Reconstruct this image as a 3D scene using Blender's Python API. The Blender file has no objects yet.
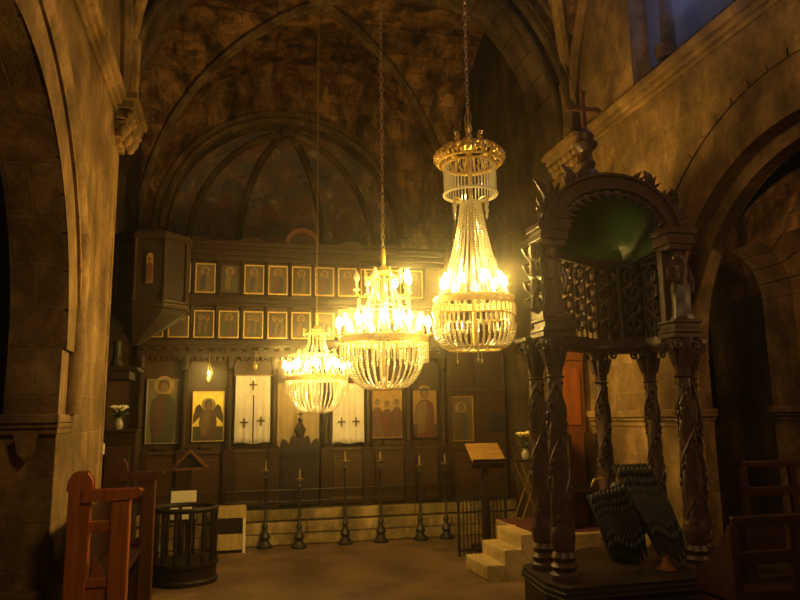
import bpy, math, random
from mathutils import Vector, Matrix
R = random.Random(7)
sc = bpy.context.scene
COL = sc.collection
PI = math.pi
sin, cos, sqrt = math.sin, math.cos, math.sqrt

# ------------------------------------------------------------------ mesh builder
class MB:
    def __init__(s): s.v = []; s.f = []; s.m = []; s.mi = 0
    def add(s, vs, fs):
        b = len(s.v); s.v.extend([tuple(p) for p in vs])
        for f in fs: s.f.append(tuple(i + b for i in f)); s.m.append(s.mi)
        return s
    def slot(s, i): s.mi = i; return s
    def box(s, x0, y0, z0, x1, y1, z1, M=None):
        vs = [Vector(p) for p in ((x0,y0,z0),(x1,y0,z0),(x1,y1,z0),(x0,y1,z0),(x0,y0,z1),(x1,y0,z1),(x1,y1,z1),(x0,y1,z1))]
        if M: vs = [M @ p for p in vs]
        return s.add(vs, [(0,3,2,1),(4,5,6,7),(0,1,5,4),(1,2,6,5),(2,3,7,6),(3,0,4,7)])
    def bar(s, a, b, w, h=None, up=(0,0,1)):
        a, b = Vector(a), Vector(b); h = h or w; d = (b-a).normalized(); u = Vector(up)
        if abs(d.dot(u)) > .95: u = Vector((0,1,0))
        x = d.cross(u).normalized()*w/2; y = x.cross(d).normalized()*h/2
        vs = [a-x-y, a+x-y, a+x+y, a-x+y, b-x-y, b+x-y, b+x+y, b-x+y]
        return s.add(vs, [(0,3,2,1),(4,5,6,7),(0,1,5,4),(1,2,6,5),(2,3,7,6),(3,0,4,7)])
    def tube(s, pts, r, n=8, closed=False):
        pts = [Vector(p) for p in pts]; N = len(pts); rr = r if isinstance(r, (list, tuple)) else [r]*N
        vs = []; ref = None
        for i, p in enumerate(pts):
            if closed: t = pts[(i+1) % N] - pts[i-1]
            else: t = pts[min(i+1, N-1)] - pts[max(i-1, 0)]
            t.normalize()
            if ref is None: ref = t.orthogonal().normalized()
            ref = (ref - t*ref.dot(t)); ref = ref.normalized() if ref.length > 1e-6 else t.orthogonal().normalized()
            b = t.cross(ref)
            for k in range(n):
                a = 2*PI*k/n; vs.append(p + (ref*cos(a) + b*sin(a))*rr[i])
        fs = []
        for i in range(N if closed else N-1):
            j = (i+1) % N
            for k in range(n): fs.append((i*n+k, i*n+(k+1) % n, j*n+(k+1) % n, j*n+k))
        if not closed: fs += [tuple(range(n))[::-1], tuple((N-1)*n+k for k in range(n))]
        return s.add(vs, fs)
    def lathe(s, prof, n=20, c=(0,0,0), twist=None):
        vs = []
        for r, z in prof:
            for k in range(n):
                a = 2*PI*k/n; q = r if twist is None else twist(r, z, a)
                vs.append((c[0]+q*cos(a), c[1]+q*sin(a), c[2]+z))
        fs = []
        for i in range(len(prof)-1):
            for k in range(n): fs.append((i*n+k, i*n+(k+1) % n, (i+1)*n+(k+1) % n, (i+1)*n+k))
        fs += [tuple(range(n))[::-1], tuple((len(prof)-1)*n+k for k in range(n))]
        return s.add(vs, fs)
    def prism(s, poly, a, b, plane='xz'):
        def P(u, w, d): return (u, d, w) if plane == 'xz' else ((d, u, w) if plane == 'yz' else (u, w, d))
        n = len(poly)
        vs = [P(u, w, a) for u, w in poly] + [P(u, w, b) for u, w in poly]
        fs = [tuple(range(n)), tuple(range(2*n-1, n-1, -1))] + [(i, (i+1) % n + 0, (i+1) % n + n, i+n) for i in range(n)]
        return s.add(vs, fs)
    def ball(s, c, r, rz=None, n=8, m=5):
        rz = rz or r; prof = [(max(r*sin(PI*i/m), .0004), -rz*cos(PI*i/m)) for i in range(m+1)]
        return s.lathe(prof, n, c)
    def bead(s, c, r, rz=None, n=6):
        rz = rz or r
        return s.lathe([(r*.25, -rz), (r, -rz*.15), (r*.8, rz*.5), (r*.25, rz)], n, c)
    def arch(s, uc, w0, ri, ro, d0, d1, plane, n=17, a0=0, a1=PI, gap=.0):
        for i in range(n):
            p = a0+(a1-a0)*i/n + gap/ri/2; q = a0+(a1-a0)*(i+1)/n - gap/ri/2
            k = 3; poly = []
            for j in range(k+1):
                t = p+(q-p)*j/k; poly.append((uc+ro*cos(t), w0+ro*sin(t)))
            for j in range(k, -1, -1):
                t = p+(q-p)*j/k; poly.append((uc+ri*cos(t), w0+ri*sin(t)))
            s.prism(poly, d0, d1, plane)
        return s
    def move(s, M):
        s.v = [tuple(M @ Vector(p)) for p in s.v]; return s
    def build(s, name, mats, parent=None, smooth=False, bevel=0, loc=None):
        me = bpy.data.meshes.new(name); me.from_pydata(s.v, [], s.f)
        for m in (mats if isinstance(mats, (list, tuple)) else [mats]): me.materials.append(m)
        me.polygons.foreach_set('material_index', s.m)
        if smooth:
            me.polygons.foreach_set('use_smooth', [True]*len(me.polygons)); me.set_sharp_from_angle(angle=math.radians(40))
        me.validate()
        o = bpy.data.objects.new(name, me); COL.objects.link(o)
        if parent is not None: o.parent = parent
        if loc: o.location = loc
        if bevel:
            b = o.modifiers.new('bevel', 'BEVEL'); b.width = bevel; b.segments = 2; b.limit_method = 'ANGLE'
        return o

def thing(name, label, cat, loc=(0,0,0), rz=0, group=None):
    o = bpy.data.objects.new(name, None); COL.objects.link(o); o.empty_display_size = .1
    o.location = loc; o.rotation_euler = (0,0,rz); o['label'] = label; o['category'] = cat
    if group: o['group'] = group
    return o
def tag(o, label, cat, group=None):
    o['label'] = label; o['category'] = cat
    if group: o['group'] = group
    return o
def struct(o): o['kind'] = 'structure'; return o
def copy_part(o, parent, rz=None, loc=None):
    c = o.copy(); COL.objects.link(c); c.parent = parent
    if rz is not None: c.rotation_euler = (0,0,rz)
    if loc is not None: c.location = loc
    for ch in list(o.children): copy_part(ch, c)
    return c

# ------------------------------------------------------------------ materials
def nodes(name):
    m = bpy.data.materials.new(name); m.use_nodes = True; nt = m.node_tree
    b = nt.nodes['Principled BSDF']; return m, nt, b
def N(nt, t, **kw):
    n = nt.nodes.new(t)
    for k, v in kw.items():
        if k in n.inputs: n.inputs[k].default_value = v
        else: setattr(n, k, v)
    return n
def ramp(nt, stops):
    r = nt.nodes.new('ShaderNodeValToRGB'); e = r.color_ramp.elements
    while len(e) < len(stops): e.new(.5)
    for q, (p, c) in zip(e, stops): q.position = p; q.color = (*c, 1)
    return r
def plain(name, c, rough=.6, metal=0, vary=.25, scale=9, bump=.15, spec=.5):
    m, nt, b = nodes(name); L = nt.links.new
    tc = N(nt, 'ShaderNodeTexCoord'); no = N(nt, 'ShaderNodeTexNoise', Scale=scale, Detail=6.0, Roughness=.6)
    L(tc.outputs['Object'], no.inputs['Vector'])
    r = ramp(nt, [(.25, tuple(x*(1-vary) for x in c)), (.75, tuple(min(1, x*(1+vary)) for x in c))])
    L(no.outputs['Fac'], r.inputs['Fac']); L(r.outputs['Color'], b.inputs['Base Color'])
    if bump:
        bp = N(nt, 'ShaderNodeBump', Strength=bump, Distance=.01); L(no.outputs['Fac'], bp.inputs['Height']); L(bp.outputs['Normal'], b.inputs['Normal'])
    b.inputs['Roughness'].default_value = rough; b.inputs['Metallic'].default_value = metal
    b.inputs['Specular IOR Level'].default_value = spec
    return m
def wood(name, c, rough=.45, stretch=(14,14,1.2), vary=.45):
    m, nt, b = nodes(name); L = nt.links.new
    tc = N(nt, 'ShaderNodeTexCoord'); mp = N(nt, 'ShaderNodeMapping'); mp.inputs['Scale'].default_value = stretch
    no = N(nt, 'ShaderNodeTexNoise', Scale=2.2, Detail=7.0, Roughness=.65, Distortion=.6)
    L(tc.outputs['Object'], mp.inputs['Vector']); L(mp.outputs['Vector'], no.inputs['Vector'])
    r = ramp(nt, [(.25, tuple(x*(1-vary) for x in c)), (.75, tuple(x*(1+vary) for x in c))])
    L(no.outputs['Fac'], r.inputs['Fac']); L(r.outputs['Color'], b.inputs['Base Color'])
    bp = N(nt, 'ShaderNodeBump', Strength=.25, Distance=.006); L(no.outputs['Fac'], bp.inputs['Height']); L(bp.outputs['Normal'], b.inputs['Normal'])
    b.inputs['Roughness'].default_value = rough; b.inputs['Specular IOR Level'].default_value = .22
    return m
def stone(name, c, bw=.62, bh=.34, mortar=(.36,.27,.14), msize=.008, courses=True, soot=0, rough=.8):
    m, nt, b = nodes(name); L = nt.links.new
    ge = N(nt, 'ShaderNodeNewGeometry'); sp = N(nt, 'ShaderNodeSeparateXYZ'); sn = N(nt, 'ShaderNodeSeparateXYZ')
    L(ge.outputs['Position'], sp.inputs[0]); L(ge.outputs['True Normal'], sn.inputs[0])
    ab = N(nt, 'ShaderNodeMath', operation='ABSOLUTE'); L(sn.outputs['X'], ab.inputs[0])
    gt = N(nt, 'ShaderNodeMath', operation='GREATER_THAN'); L(ab.outputs[0], gt.inputs[0]); gt.inputs[1].default_value = .7
    mx = N(nt, 'ShaderNodeMix'); mx.data_type = 'FLOAT'
    L(gt.outputs[0], mx.inputs[0]); L(sp.outputs['X'], mx.inputs[2]); L(sp.outputs['Y'], mx.inputs[3])
    cb = N(nt, 'ShaderNodeCombineXYZ'); L(mx.outputs[0], cb.inputs['X']); L(sp.outputs['Z'], cb.inputs['Y'])
    n1 = N(nt, 'ShaderNodeTexNoise', Scale=1.3, Detail=7.0, Roughness=.62); n2 = N(nt, 'ShaderNodeTexNoise', Scale=17.0, Detail=6.0, Roughness=.7)
    L(ge.outputs['Position'], n1.inputs['Vector']); L(ge.outputs['Position'], n2.inputs['Vector'])
    br = N(nt, 'ShaderNodeTexBrick', Scale=1.0); br.inputs['Brick Width'].default_value = bw; br.inputs['Row Height'].default_value = bh
    br.inputs['Mortar Size'].default_value = msize; br.inputs['Mortar Smooth'].default_value = .4; br.inputs['Bias'].default_value = 0
    br.inputs['Color1'].default_value = (*c, 1); br.inputs['Color2'].default_value = (*[x*.72 for x in c], 1); br.inputs['Mortar'].default_value = (*mortar, 1)
    L(cb.outputs[0], br.inputs['Vector'])
    r1 = ramp(nt, [(.32, (.20,.16,.13)), (.47, (.62,.58,.52)), (.58, (.95,.92,.88)), (.72, (1.3,1.25,1.15))]); L(n1.outputs['Fac'], r1.inputs['Fac'])
    r2 = ramp(nt, [(.3, (.6,.58,.55)), (.7, (1.15,1.15,1.15))]); L(n2.outputs['Fac'], r2.inputs['Fac'])
    src = br.outputs['Color']
    if not courses:
        rg = N(nt, 'ShaderNodeRGB'); rg.outputs[0].default_value = (*c, 1); src = rg.outputs[0]
    m1 = N(nt, 'ShaderNodeMix', data_type='RGBA', blend_type='MULTIPLY'); m1.inputs[0].default_value = .85
    L(src, m1.inputs[6]); L(r1.outputs[0], m1.inputs[7])
    m2 = N(nt, 'ShaderNodeMix', data_type='RGBA', blend_type='MULTIPLY'); m2.inputs[0].default_value = .8
    L(m1.outputs[2], m2.inputs[6]); L(r2.outputs[0], m2.inputs[7]); L(m2.outputs[2], b.inputs['Base Color'])
    if soot:
        n3 = N(nt, 'ShaderNodeTexNoise', Scale=2.6, Detail=9.0, Roughness=.72, Distortion=.4); mp = N(nt, 'ShaderNodeMapping'); mp.inputs['Scale'].default_value = (1.2, 1.2, .55)
        L(ge.outputs['Position'], mp.inputs['Vector']); L(mp.outputs[0], n3.inputs['Vector'])
        r3 = ramp(nt, [(.40, (.10,.085,.07)), (.50, (.55,.5,.45)), (.60, (1.25,1.2,1.1))]); L(n3.outputs['Fac'], r3.inputs[0])
        m3 = N(nt, 'ShaderNodeMix', data_type='RGBA', blend_type='MULTIPLY'); m3.inputs[0].default_value = soot
        L(m2.outputs[2], m3.inputs[6]); L(r3.outputs[0], m3.inputs[7]); L(m3.outputs[2], b.inputs['Base Color'])
    mm = N(nt, 'ShaderNodeMath', operation='MULTIPLY_ADD'); L(br.outputs['Fac'], mm.inputs[0]); mm.inputs[1].default_value = -.5 if courses else 0; L(n2.outputs['Fac'], mm.inputs[2])
    bp = N(nt, 'ShaderNodeBump', Strength=.5, Distance=.02); L(mm.outputs[0], bp.inputs['Height']); L(bp.outputs['Normal'], b.inputs['Normal'])
    b.inputs['Roughness'].default_value = rough; b.inputs['Specular IOR Level'].default_value = .3
    return m
def mural():
    m, nt, b = nodes('faded_wall_painting'); L = nt.links.new
    ge = N(nt, 'ShaderNodeNewGeometry')
    n1 = N(nt, 'ShaderNodeTexNoise', Scale=1.6, Detail=8.0, Roughness=.7); n2 = N(nt, 'ShaderNodeTexNoise', Scale=4.5, Detail=5.0, Roughness=.75, Distortion=.5)
    n3 = N(nt, 'ShaderNodeTexVoronoi', Scale=3.2)
    for n in (n1, n2, n3): L(ge.outputs['Position'], n.inputs['Vector'])
    r1 = ramp(nt, [(.36, (.05,.05,.06)), (.46, (.22,.20,.19)), (.56, (.36,.19,.10)), (.68, (.85,.70,.52))]); L(n1.outputs['Fac'], r1.inputs[0])
    r2 = ramp(nt, [(.42, (0,0,0)), (.62, (1,1,1))]); L(n2.outputs['Fac'], r2.inputs[0])
    r3 = ramp(nt, [(.1, (.6,.55,.5)), (.35, (.40,.14,.07)), (.6, (.12,.14,.2)), (.9, (.5,.36,.18))]); L(n3.outputs['Color'], r3.inputs[0])
    mx = N(nt, 'ShaderNodeMix', data_type='RGBA'); L(r2.outputs[0], mx.inputs[0]); L(r1.outputs[0], mx.inputs[6]); L(r3.outputs[0], mx.inputs[7])
    L(mx.outputs[2], b.inputs['Base Color']); b.inputs['Roughness'].default_value = .85
    return m
def emit(name, c, s):
    m, nt, b = nodes(name); b.inputs['Emission Color'].default_value = (*c, 1); b.inputs['Emission Strength'].default_value = s
    b.inputs['Base Color'].default_value = (.8,.8,.8,1); return m
def crystal():
    m = bpy.data.materials.new('cut_crystal'); m.use_nodes = True; nt = m.node_tree; nt.nodes.clear(); L = nt.links.new
    o = N(nt, 'ShaderNodeOutputMaterial'); d = N(nt, 'ShaderNodeBsdfDiffuse'); t = N(nt, 'ShaderNodeBsdfTranslucent'); g = N(nt, 'ShaderNodeBsdfGlossy', Roughness=.12)
    d.inputs['Color'].default_value = (.8,.75,.6,1); t.inputs['Color'].default_value = (.9,.85,.7,1); g.inputs['Color'].default_value = (1,.95,.85,1)
    a = N(nt, 'ShaderNodeMixShader'); a.inputs[0].default_value = .6; L(d.outputs[0], a.inputs[1]); L(t.outputs[0], a.inputs[2])
    b = N(nt, 'ShaderNodeMixShader'); b.inputs[0].default_value = .3; L(a.outputs[0], b.inputs[1]); L(g.outputs[0], b.inputs[2]); L(b.outputs[0], o.inputs[0])
    return m

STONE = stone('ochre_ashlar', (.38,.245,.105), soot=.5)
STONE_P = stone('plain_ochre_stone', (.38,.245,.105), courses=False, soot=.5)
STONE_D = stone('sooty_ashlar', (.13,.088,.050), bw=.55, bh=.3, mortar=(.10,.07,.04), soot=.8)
VAULT = stone('vault_rubble', (.46,.255,.11), bw=.4, bh=.22, mortar=(.2,.12,.06), soot=.95)
STEPS = stone('pale_limestone', (.56,.43,.20), bw=1.1, bh=.168, mortar=(.12,.08,.04), msize=.012, soot=.6)
STAIR = stone('worn_pale_stone', (.50,.38,.19), courses=False)
FLOOR = plain('worn_brown_paving', (.15,.088,.045), .6, vary=.75, scale=1.7, bump=.35)
STONE_R = stone('sooty_plain_stone', (.30,.20,.10), courses=False, soot=.7)
MURAL = mural()
W_ICON = wood('dark_walnut', (.030,.015,.007))
W_ICON2 = wood('brown_panel_wood', (.058,.030,.013), stretch=(10,10,1.5))
W_CAN = wood('purple_brown_carved_wood', (.060,.033,.030), .38)
W_BLACK = wood('blackened_wood', (.022,.014,.010), .5)
W_STALL = wood('orange_brown_stall_wood', (.36,.105,.024), .5)
W_STALL2 = wood('brown_stall_wood', (.11,.042,.017), .5)
W_PEW = wood('dark_red_pew_wood', (.034,.012,.008), .45)
W_THR = wood('red_brown_throne_wood', (.22,.075,.02), .5)
W_PALE = wood('pale_yellow_wood', (.45,.33,.12), .6)
W_DESK = wood('tan_desk_wood', (.40,.22,.07), .6, stretch=(2,14,14))
GOLD = plain('gilt', (.75,.52,.16), .4, .7, .3, 20)
GOLDP = plain('gold_leaf_ground', (.34,.20,.045), .5, .35, .3, 14)
GOLDB = plain('lit_gold_leaf_ground', (1.0,.72,.10), .55, 0, .2, 14)
BRASS = plain('brass', (.60,.42,.16), .35, .9, .2, 30)
IRON = plain('dark_iron', (.05,.042,.035), .5, .7, .3, 20)
CLOTH = plain('cream_cloth', (.70,.65,.58), .9, 0, .12, 6, .1)
CLOTH2 = plain('tan_curtain_cloth', (.50,.38,.20), .9, 0, .15, 6, .1)
CROSSM = plain('dark_embroidery', (.10,.07,.05), .8)
GREEN = plain('green_painted_boards', (.020,.046,.024), .35, 0, .3, 5)
BLACKF = plain('black_feathered_wood', (.014,.013,.013), .6, 0, .5, 30, .6)
CARPET = plain('dark_red_carpet', (.10,.02,.015), .95, 0, .3, 40, .4)
PETAL = plain('white_petals', (.75,.70,.52), .7, 0, .1)
PETALY = plain('yellow_petals', (.80,.66,.20), .7, 0, .15)
LEAF = plain('dark_leaves', (.03,.055,.02), .5, 0, .4)
PAPER = plain('white_paper', (.75,.68,.48), .8, 0, .05)
CERAM = plain('glazed_vase', (.25,.22,.18), .3, 0, .2)
DARKP = plain('dark_framed_canvas', (.02,.022,.025), .4, 0, .3)
CRYS = crystal()
BULB = emit('lit_bulb', (1,.62,.13), 800)
OFF = plain('unlit_bulb_glass', (.7,.66,.55), .2)
TAPER = plain('brown_taper_wax', (.30,.21,.09), .6, 0, .1)
CANDLE = plain('wax', (.75,.65,.42), .6, 0, .08)

# ------------------------------------------------------------------ setting
LX, RX = -1.35, 4.40
SP = 5.38                                                   # springing height of vaults
struct(MB().box(-5, -1.5, -.2, 9, 17.5, 0).build('floor', FLOOR))

def wall_with_arch(name, X, t, Y0, Y1, z1, yc, zs, r, mat, sill=0, nseg=28, window=None):
    """wall in the YZ plane with a round-headed opening"""
    poly = [(Y0, 0), (yc-r, 0)]
    poly += [(yc - r*cos(PI*i/nseg), zs + r*sin(PI*i/nseg)) for i in range(nseg+1)]
    poly += [(yc+r, 0), (Y1, 0), (Y1, z1), (Y0, z1)]
    m = MB(); m.prism(poly, X, X+t, 'yz'); return m

# left arcade wall (first order) and its continuation in the chancel
YC, ZS = 4.40, 2.38
m = wall_with_arch('l', LX-.40, .40, -1.5, 8.15, 5.2, YC-.16, ZS, 1.90, STONE)
m.box(LX-.40, -1.5, 5.2, LX, 8.15, 9.2)
wl = struct(m.build('wall_left', STONE))
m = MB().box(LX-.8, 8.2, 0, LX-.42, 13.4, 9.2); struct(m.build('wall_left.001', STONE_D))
m = MB().arch(YC-.16, ZS, 1.902, 2.20, LX-.36, LX+.035, 'yz', 19, gap=.012)
m.arch(YC-.16, ZS, 2.22, 2.27, LX-.1, LX+.06, 'yz', 30)
struct(m.build('trim_1', STONE_P, bevel=.008))
# jamb shaft, impost and infill below the left arch
m = MB().box(LX-1.6, 6.14, 0, LX-.40, 8.1, 1.74); m.box(LX-.40, -1.5, 0, LX-.02, 6.13, .55)
m.box(LX-.405, 6.125, 0, LX-.002, 6.5, 1.70)
struct(m.build('wall_left_low', STONE))
m = MB()
for z0, z1, e in ((1.70,1.75,.02),(1.75,1.79,.045),(1.79,1.86,.07)): m.box(LX-.42-e, 6.10-e, z0, LX+.012+e*.3, 6.6, z1)
m.prism([(LX-.27,1.70),(LX-.12,1.70),(LX-.15,1.57),(LX-.19,1.52),(LX-.24,1.57)], 6.02, 6.16)
struct(m.build('trim_2', STONE_P, bevel=.01))
m = MB().tube([(LX+.0, 6.50, z) for z in (1.86, 2.4, 2.9, 3.4)] + [(LX, YC-.16+2.36*cos(a), ZS+.0+2.36*sin(a)) for a in (.46,.6,.75,.9,1.05,1.2,1.35,1.57)], .10, 12)
struct(m.build('trim_3', STONE_P, smooth=True))
# left aisle beyond
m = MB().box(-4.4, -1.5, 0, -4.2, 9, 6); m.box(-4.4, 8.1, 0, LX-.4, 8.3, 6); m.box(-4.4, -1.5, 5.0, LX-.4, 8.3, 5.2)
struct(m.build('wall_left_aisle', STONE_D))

# right arcade wall: two orders, clerestory with window
WY0, WY1, WZ0 = 4.45, 6.70, 5.52
m = wall_with_arch('r', RX, .17, -1.5, 8.15, 5.2, YC+.06, ZS-.05, 1.88, STONE)
m.box(RX, -1.5, 5.2, RX+.30, 8.15, WZ0); 
m.box(RX, -1.5, WZ0, RX+.30, WY0, 9.2); m.box(RX, WY1, WZ0, RX+.30, 8.15, 9.2)
wc, wr = (WY0+WY1)/2, (WY1-WY0)/2
poly = [(WY0, 9.2), (WY0, 6.8)] + [(wc-wr*cos(PI*i/14), 6.8+wr*sin(PI*i/14)) for i in range(1, 14)] + [(WY1, 6.8), (WY1, 9.2)]
m.prism(poly, RX, RX+.30, 'yz')
struct(m.build('wall_right', STONE))
m = wall_with_arch('r2', RX+.17, .13, -1.5, 8.15, 5.2, YC+.06, ZS-.05, 1.74, STONE)
struct(m.build('wall_right.001', STONE))
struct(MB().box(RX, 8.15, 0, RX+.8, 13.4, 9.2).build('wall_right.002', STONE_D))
m = MB().arch(YC+.06, ZS-.05, 1.882, 2.16, RX-.012, RX+.15, 'yz', 19, gap=.012)
m.arch(YC+.06, ZS-.05, 2.36, 2.42, RX-.022, RX+.1, 'yz', 32)
m.arch(YC+.06, ZS-.05, 1.742, 1.88, RX+.158, RX+.31, 'yz', 17, gap=.012)
struct(m.build('trim_4', STONE_P, bevel=.008))
m = MB()
for z0, z1, e in ((1.66,1.72,.02),(1.72,1.76,.05),(1.76,1.84,.08)): m.box(RX-e, 6.24-e, z0, RX+.33, 8.15, z1)
for z0, z1, e in ((1.66,1.72,.02),(1.72,1.76,.05),(1.76,1.84,.08)): m.box(RX-e, -1.5, z0, RX+.33, 2.70+e, z1)
struct(m.build('trim_5', STONE_P, bevel=.01))
# window in the clerestory: splayed reveal, mullion, glass, daylight behind
m = MB()
m.tube([(RX+.02, wc+.46, z) for z in (WZ0, 6.2, 7.0, 7.6)], .075, 10)
m.tube([(RX-.02, wc+.46, z) for z in (WZ0, WZ0+.12)], .11, 10)
m.prism([(RX-.02, WZ0), (RX+.3, WZ0), (RX+.3, WZ0+.18)], WY0, WY1)
struct(m.build('trim_6', STONE_D, smooth=True))
GLASS = emit('daylit_frosted_glass', (.34,.38,.90), .07)
m = MB().box(RX+.24, WY0, WZ0+.1, RX+.26, WY1, 7.75); GLASS.node_tree.nodes['Principled BSDF'].inputs['Base Color'].default_value = (.03,.035,.06,1); struct(m.build('window_1', GLASS))
# string courses
for nm, x0, s in (('trim_7', LX, 1), ('trim_8', RX, -1)):
    m = MB()
    for z0, z1, e in ((5.20,5.25,.04),(5.25,5.31,.08),(5.31,5.40,.13),(5.40,5.44,.10)):
        m.box(min(x0, x0+s*e), -1.5, z0, max(x0, x0+s*e), 8.3, z1)
    struct(m.build(nm, STONE_P, bevel=.012))
# chancel arch (roll mouldings in three orders) with responds and capitals
AX, AY, AR = 1.44, 8.25, 2.74
m = MB()
m.arch(AX, SP, AR, AR+.30, AY-.1, AY+.55, 'xz', 25, gap=.012)
m.arch(AX, SP, AR+.22, AR+.60, AY-.30, AY-.08, 'xz', 27, gap=.012)
for rr, yy, q in ((AR+.05, AY-.11, .06), (AR+.20, AY-.20, .07), (AR+.42, AY-.31, .075)):
    m.tube([(AX+rr*cos(PI*i/40), yy, SP+rr*sin(PI*i/40)) for i in range(41)], q, 8)
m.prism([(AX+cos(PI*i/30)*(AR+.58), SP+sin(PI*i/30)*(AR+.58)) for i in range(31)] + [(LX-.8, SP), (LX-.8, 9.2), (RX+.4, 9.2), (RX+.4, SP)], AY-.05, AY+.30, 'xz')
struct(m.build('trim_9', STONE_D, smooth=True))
m = MB()
for cx, s in ((LX, 1), (RX, -1)):
    xe = AX - s*AR
    m.box(min(cx, xe-s*.03), AY-.12, 0, max(cx, xe-s*.03), AY+.55, 4.95) if s < 0 else m.box(cx-.4, AY-.1, 0, cx+.006, AY+.0, 5.2)
struct(m.build('trim_10', STONE))
m = MB()
for cx, s in ((LX, 1), (RX, -1)):
    for i, (z, e, y0, y1) in enumerate(((4.86,.06,8.0,8.3),(4.94,.09,7.94,8.4),(5.03,.13,7.88,8.5),(5.13,.17,7.84,8.56),(5.22,.21,7.78,8.62),(5.30,.25,7.72,8.68))):
        m.box(min(cx, cx+s*e), y0, z, max(cx, cx+s*e), y1, z+.085)
    for k in range(6):
        m.ball((cx+s*(.10+.02*(k % 2)), 7.86+.13*k, 4.98+.10*(k % 2)), .065, .085)
        m.ball((cx+s*.16, 7.84+.14*k, 5.16), .055, .055)
struct(m.build('trim_11', STONE_P, smooth=True, bevel=.01))

def groin(x0, x1, y0, y1, h, n=36):
    cx, cy, rx, ry = (x0+x1)/2, (y0+y1)/2, (x1-x0)/2, (y1-y0)/2
    vs, fs = [], []
    def z(x, y):
        a = sqrt(max(0, 1-((x-cx)/rx)**2)); b = sqrt(max(0, 1-((y-cy)/ry)**2)); return SP + h*max(a, b)
    us = [-cos(PI*i/n) for i in range(n+1)]
    for j in range(n+1):
        for i in range(n+1):
            x, y = cx+rx*us[i], cy+ry*us[j]; vs.append((x, y, z(x, y)))
    for j in range(n):
        for i in range(n):
            a = j*(n+1)+i; fs.append((a, a+n+1, a+n+2, a+1))
    return MB().add(vs, fs), (cx, cy, rx, ry)
def ribs(c, h, r=.08):
    cx, cy, rx, ry = c; m = MB()
    for sx in (1, -1):
        for rr, dz in ((r, -.02), (r*.55, -.09)):
            m.tube([(cx+sx*rx*t, cy+ry*t, SP+h*sqrt(max(0, 1-t*t))+dz) for t in [-cos(PI*i/44) for i in range(45)]], rr, 8)
    return m
g, c = groin(LX-.42, RX, 8.5, 13.4, 3.5); struct(g.build('ceiling', VAULT, smooth=True)); struct(ribs(c, 3.45).build('trim_12', STONE_R, smooth=True))
g, c2 = groin(LX, RX, .6, 8.2, 3.6); struct(g.build('ceiling.001', VAULT, smooth=True)); mm = ribs(c2, 3.55, .085)
for X, s in ((LX, 1), (RX, -1)):
    mm.tube([(X+s*.05, 4.4+3.7*cos(PI*i/40), SP+3.4*sin(PI*i/40)) for i in range(41)], .08, 8)
    mm.tube([(X+s*.12, 8.12, z) for z in (5.42, 5.8, 6.2)], .085, 8)
struct(mm.build('trim_13', STONE_P, smooth=True))
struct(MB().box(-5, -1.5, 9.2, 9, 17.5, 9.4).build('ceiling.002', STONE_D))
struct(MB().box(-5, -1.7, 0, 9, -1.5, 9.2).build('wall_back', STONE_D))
# apse wall with arch, half dome, ribs, wall painting
BX, BR, BZ, BY = .97, 2.28, 5.35, 13.4
poly = [(LX-.8, 0), (BX-BR, 0)] + [(BX-BR*cos(PI*i/30), BZ+BR*sin(PI*i/30)) for i in range(31)] + [(BX+BR, 0), (RX+.3, 0), (RX+.3, 9.2), (LX-.8, 9.2)]
struct(MB().prism(poly, BY, BY+.35, 'xz').build('wall_front', VAULT))
m = MB().arch(BX, BZ, BR-.02, BR+.22, BY-.06, BY+.3, 'xz', 25, gap=.012)
m.tube([(BX+(BR+.05)*cos(PI*i/40), BY-.07, BZ+(BR+.05)*sin(PI*i/40)) for i in range(41)], .06, 8)
struct(m.build('trim_14', STONE_R, bevel=.008))
vs, fs = [], []
na, nb = 32, 16
def apse(t, p, k=1):
    return (BX+BR*k*cos(t)*cos(p), BY+.3+2.0*k*sin(t)*cos(p), BZ+(BR)*k*sin(p))
for j in range(nb+1):
    for i in range(na+1): vs.append(apse(PI*i/na, PI/2*j/nb))
for i in range(na+1): q = apse(PI*i/na, 0); vs.append((q[0], q[1], 0))
for j in range(nb):
    for i in range(na): a = j*(na+1)+i; fs.append((a, a+1, a+na+2, a+na+1))
b0 = (nb+1)*(na+1)
for i in range(na): fs.append((i, b0+i, b0+i+1, i+1))
struct(MB().add(vs, fs).build('wall_apse', MURAL, smooth=True))
m = MB()
for t in (.16, .36, .64, .84):
    m.tube([apse(PI*t, PI/2*j/20, .97) for j in range(21)], .075, 8)
m.ball((BX, BY+.28, BZ+BR-.08), .16, .12, 10, 6)
struct(m.build('trim_15', STONE_R, smooth=True))
# right aisle
m = MB().box(7.3, -1.5, 0, 7.5, 9.2, 5.2)
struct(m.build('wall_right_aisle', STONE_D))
poly = [(5.2, 0), (6.50, 0), (6.50, 1.58)] + [(6.50, 1.6), (6.50, 3.0)] + [(6.80-.30*cos(PI*i/10), 3.0+.34*sin(PI*i/10)) for i in range(1, 10)] + [(7.1, 3.0), (7.1, 1.6), (6.5, 1.6), (6.5, 0), (7.5, 0), (7.5, 5.2), (5.2, 5.2)]
m = MB(); m.box(4.70, 9.0, 0, 6.5, 9.25, 5.2); m.box(7.1, 9.0, 0, 7.5, 9.25, 5.2); m.box(6.5, 9.0, 0, 7.1, 9.25, 1.6)
m.prism([(6.5, 5.2), (6.5, 3.0)] + [(6.80-.30*cos(PI*i/10), 3.0+.34*sin(PI*i/10)) for i in range(1, 10)] + [(7.1, 3.0), (7.1, 5.2)], 9.0, 9.25)
struct(m.build('wall_aisle_end', STONE))
struct(MB().box(6.3, 9.6, 1.3, 7.3, 9.65, 3.6).build('wall_aisle_niche', W_BLACK))
m = MB(); AIX = 5.85
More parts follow.
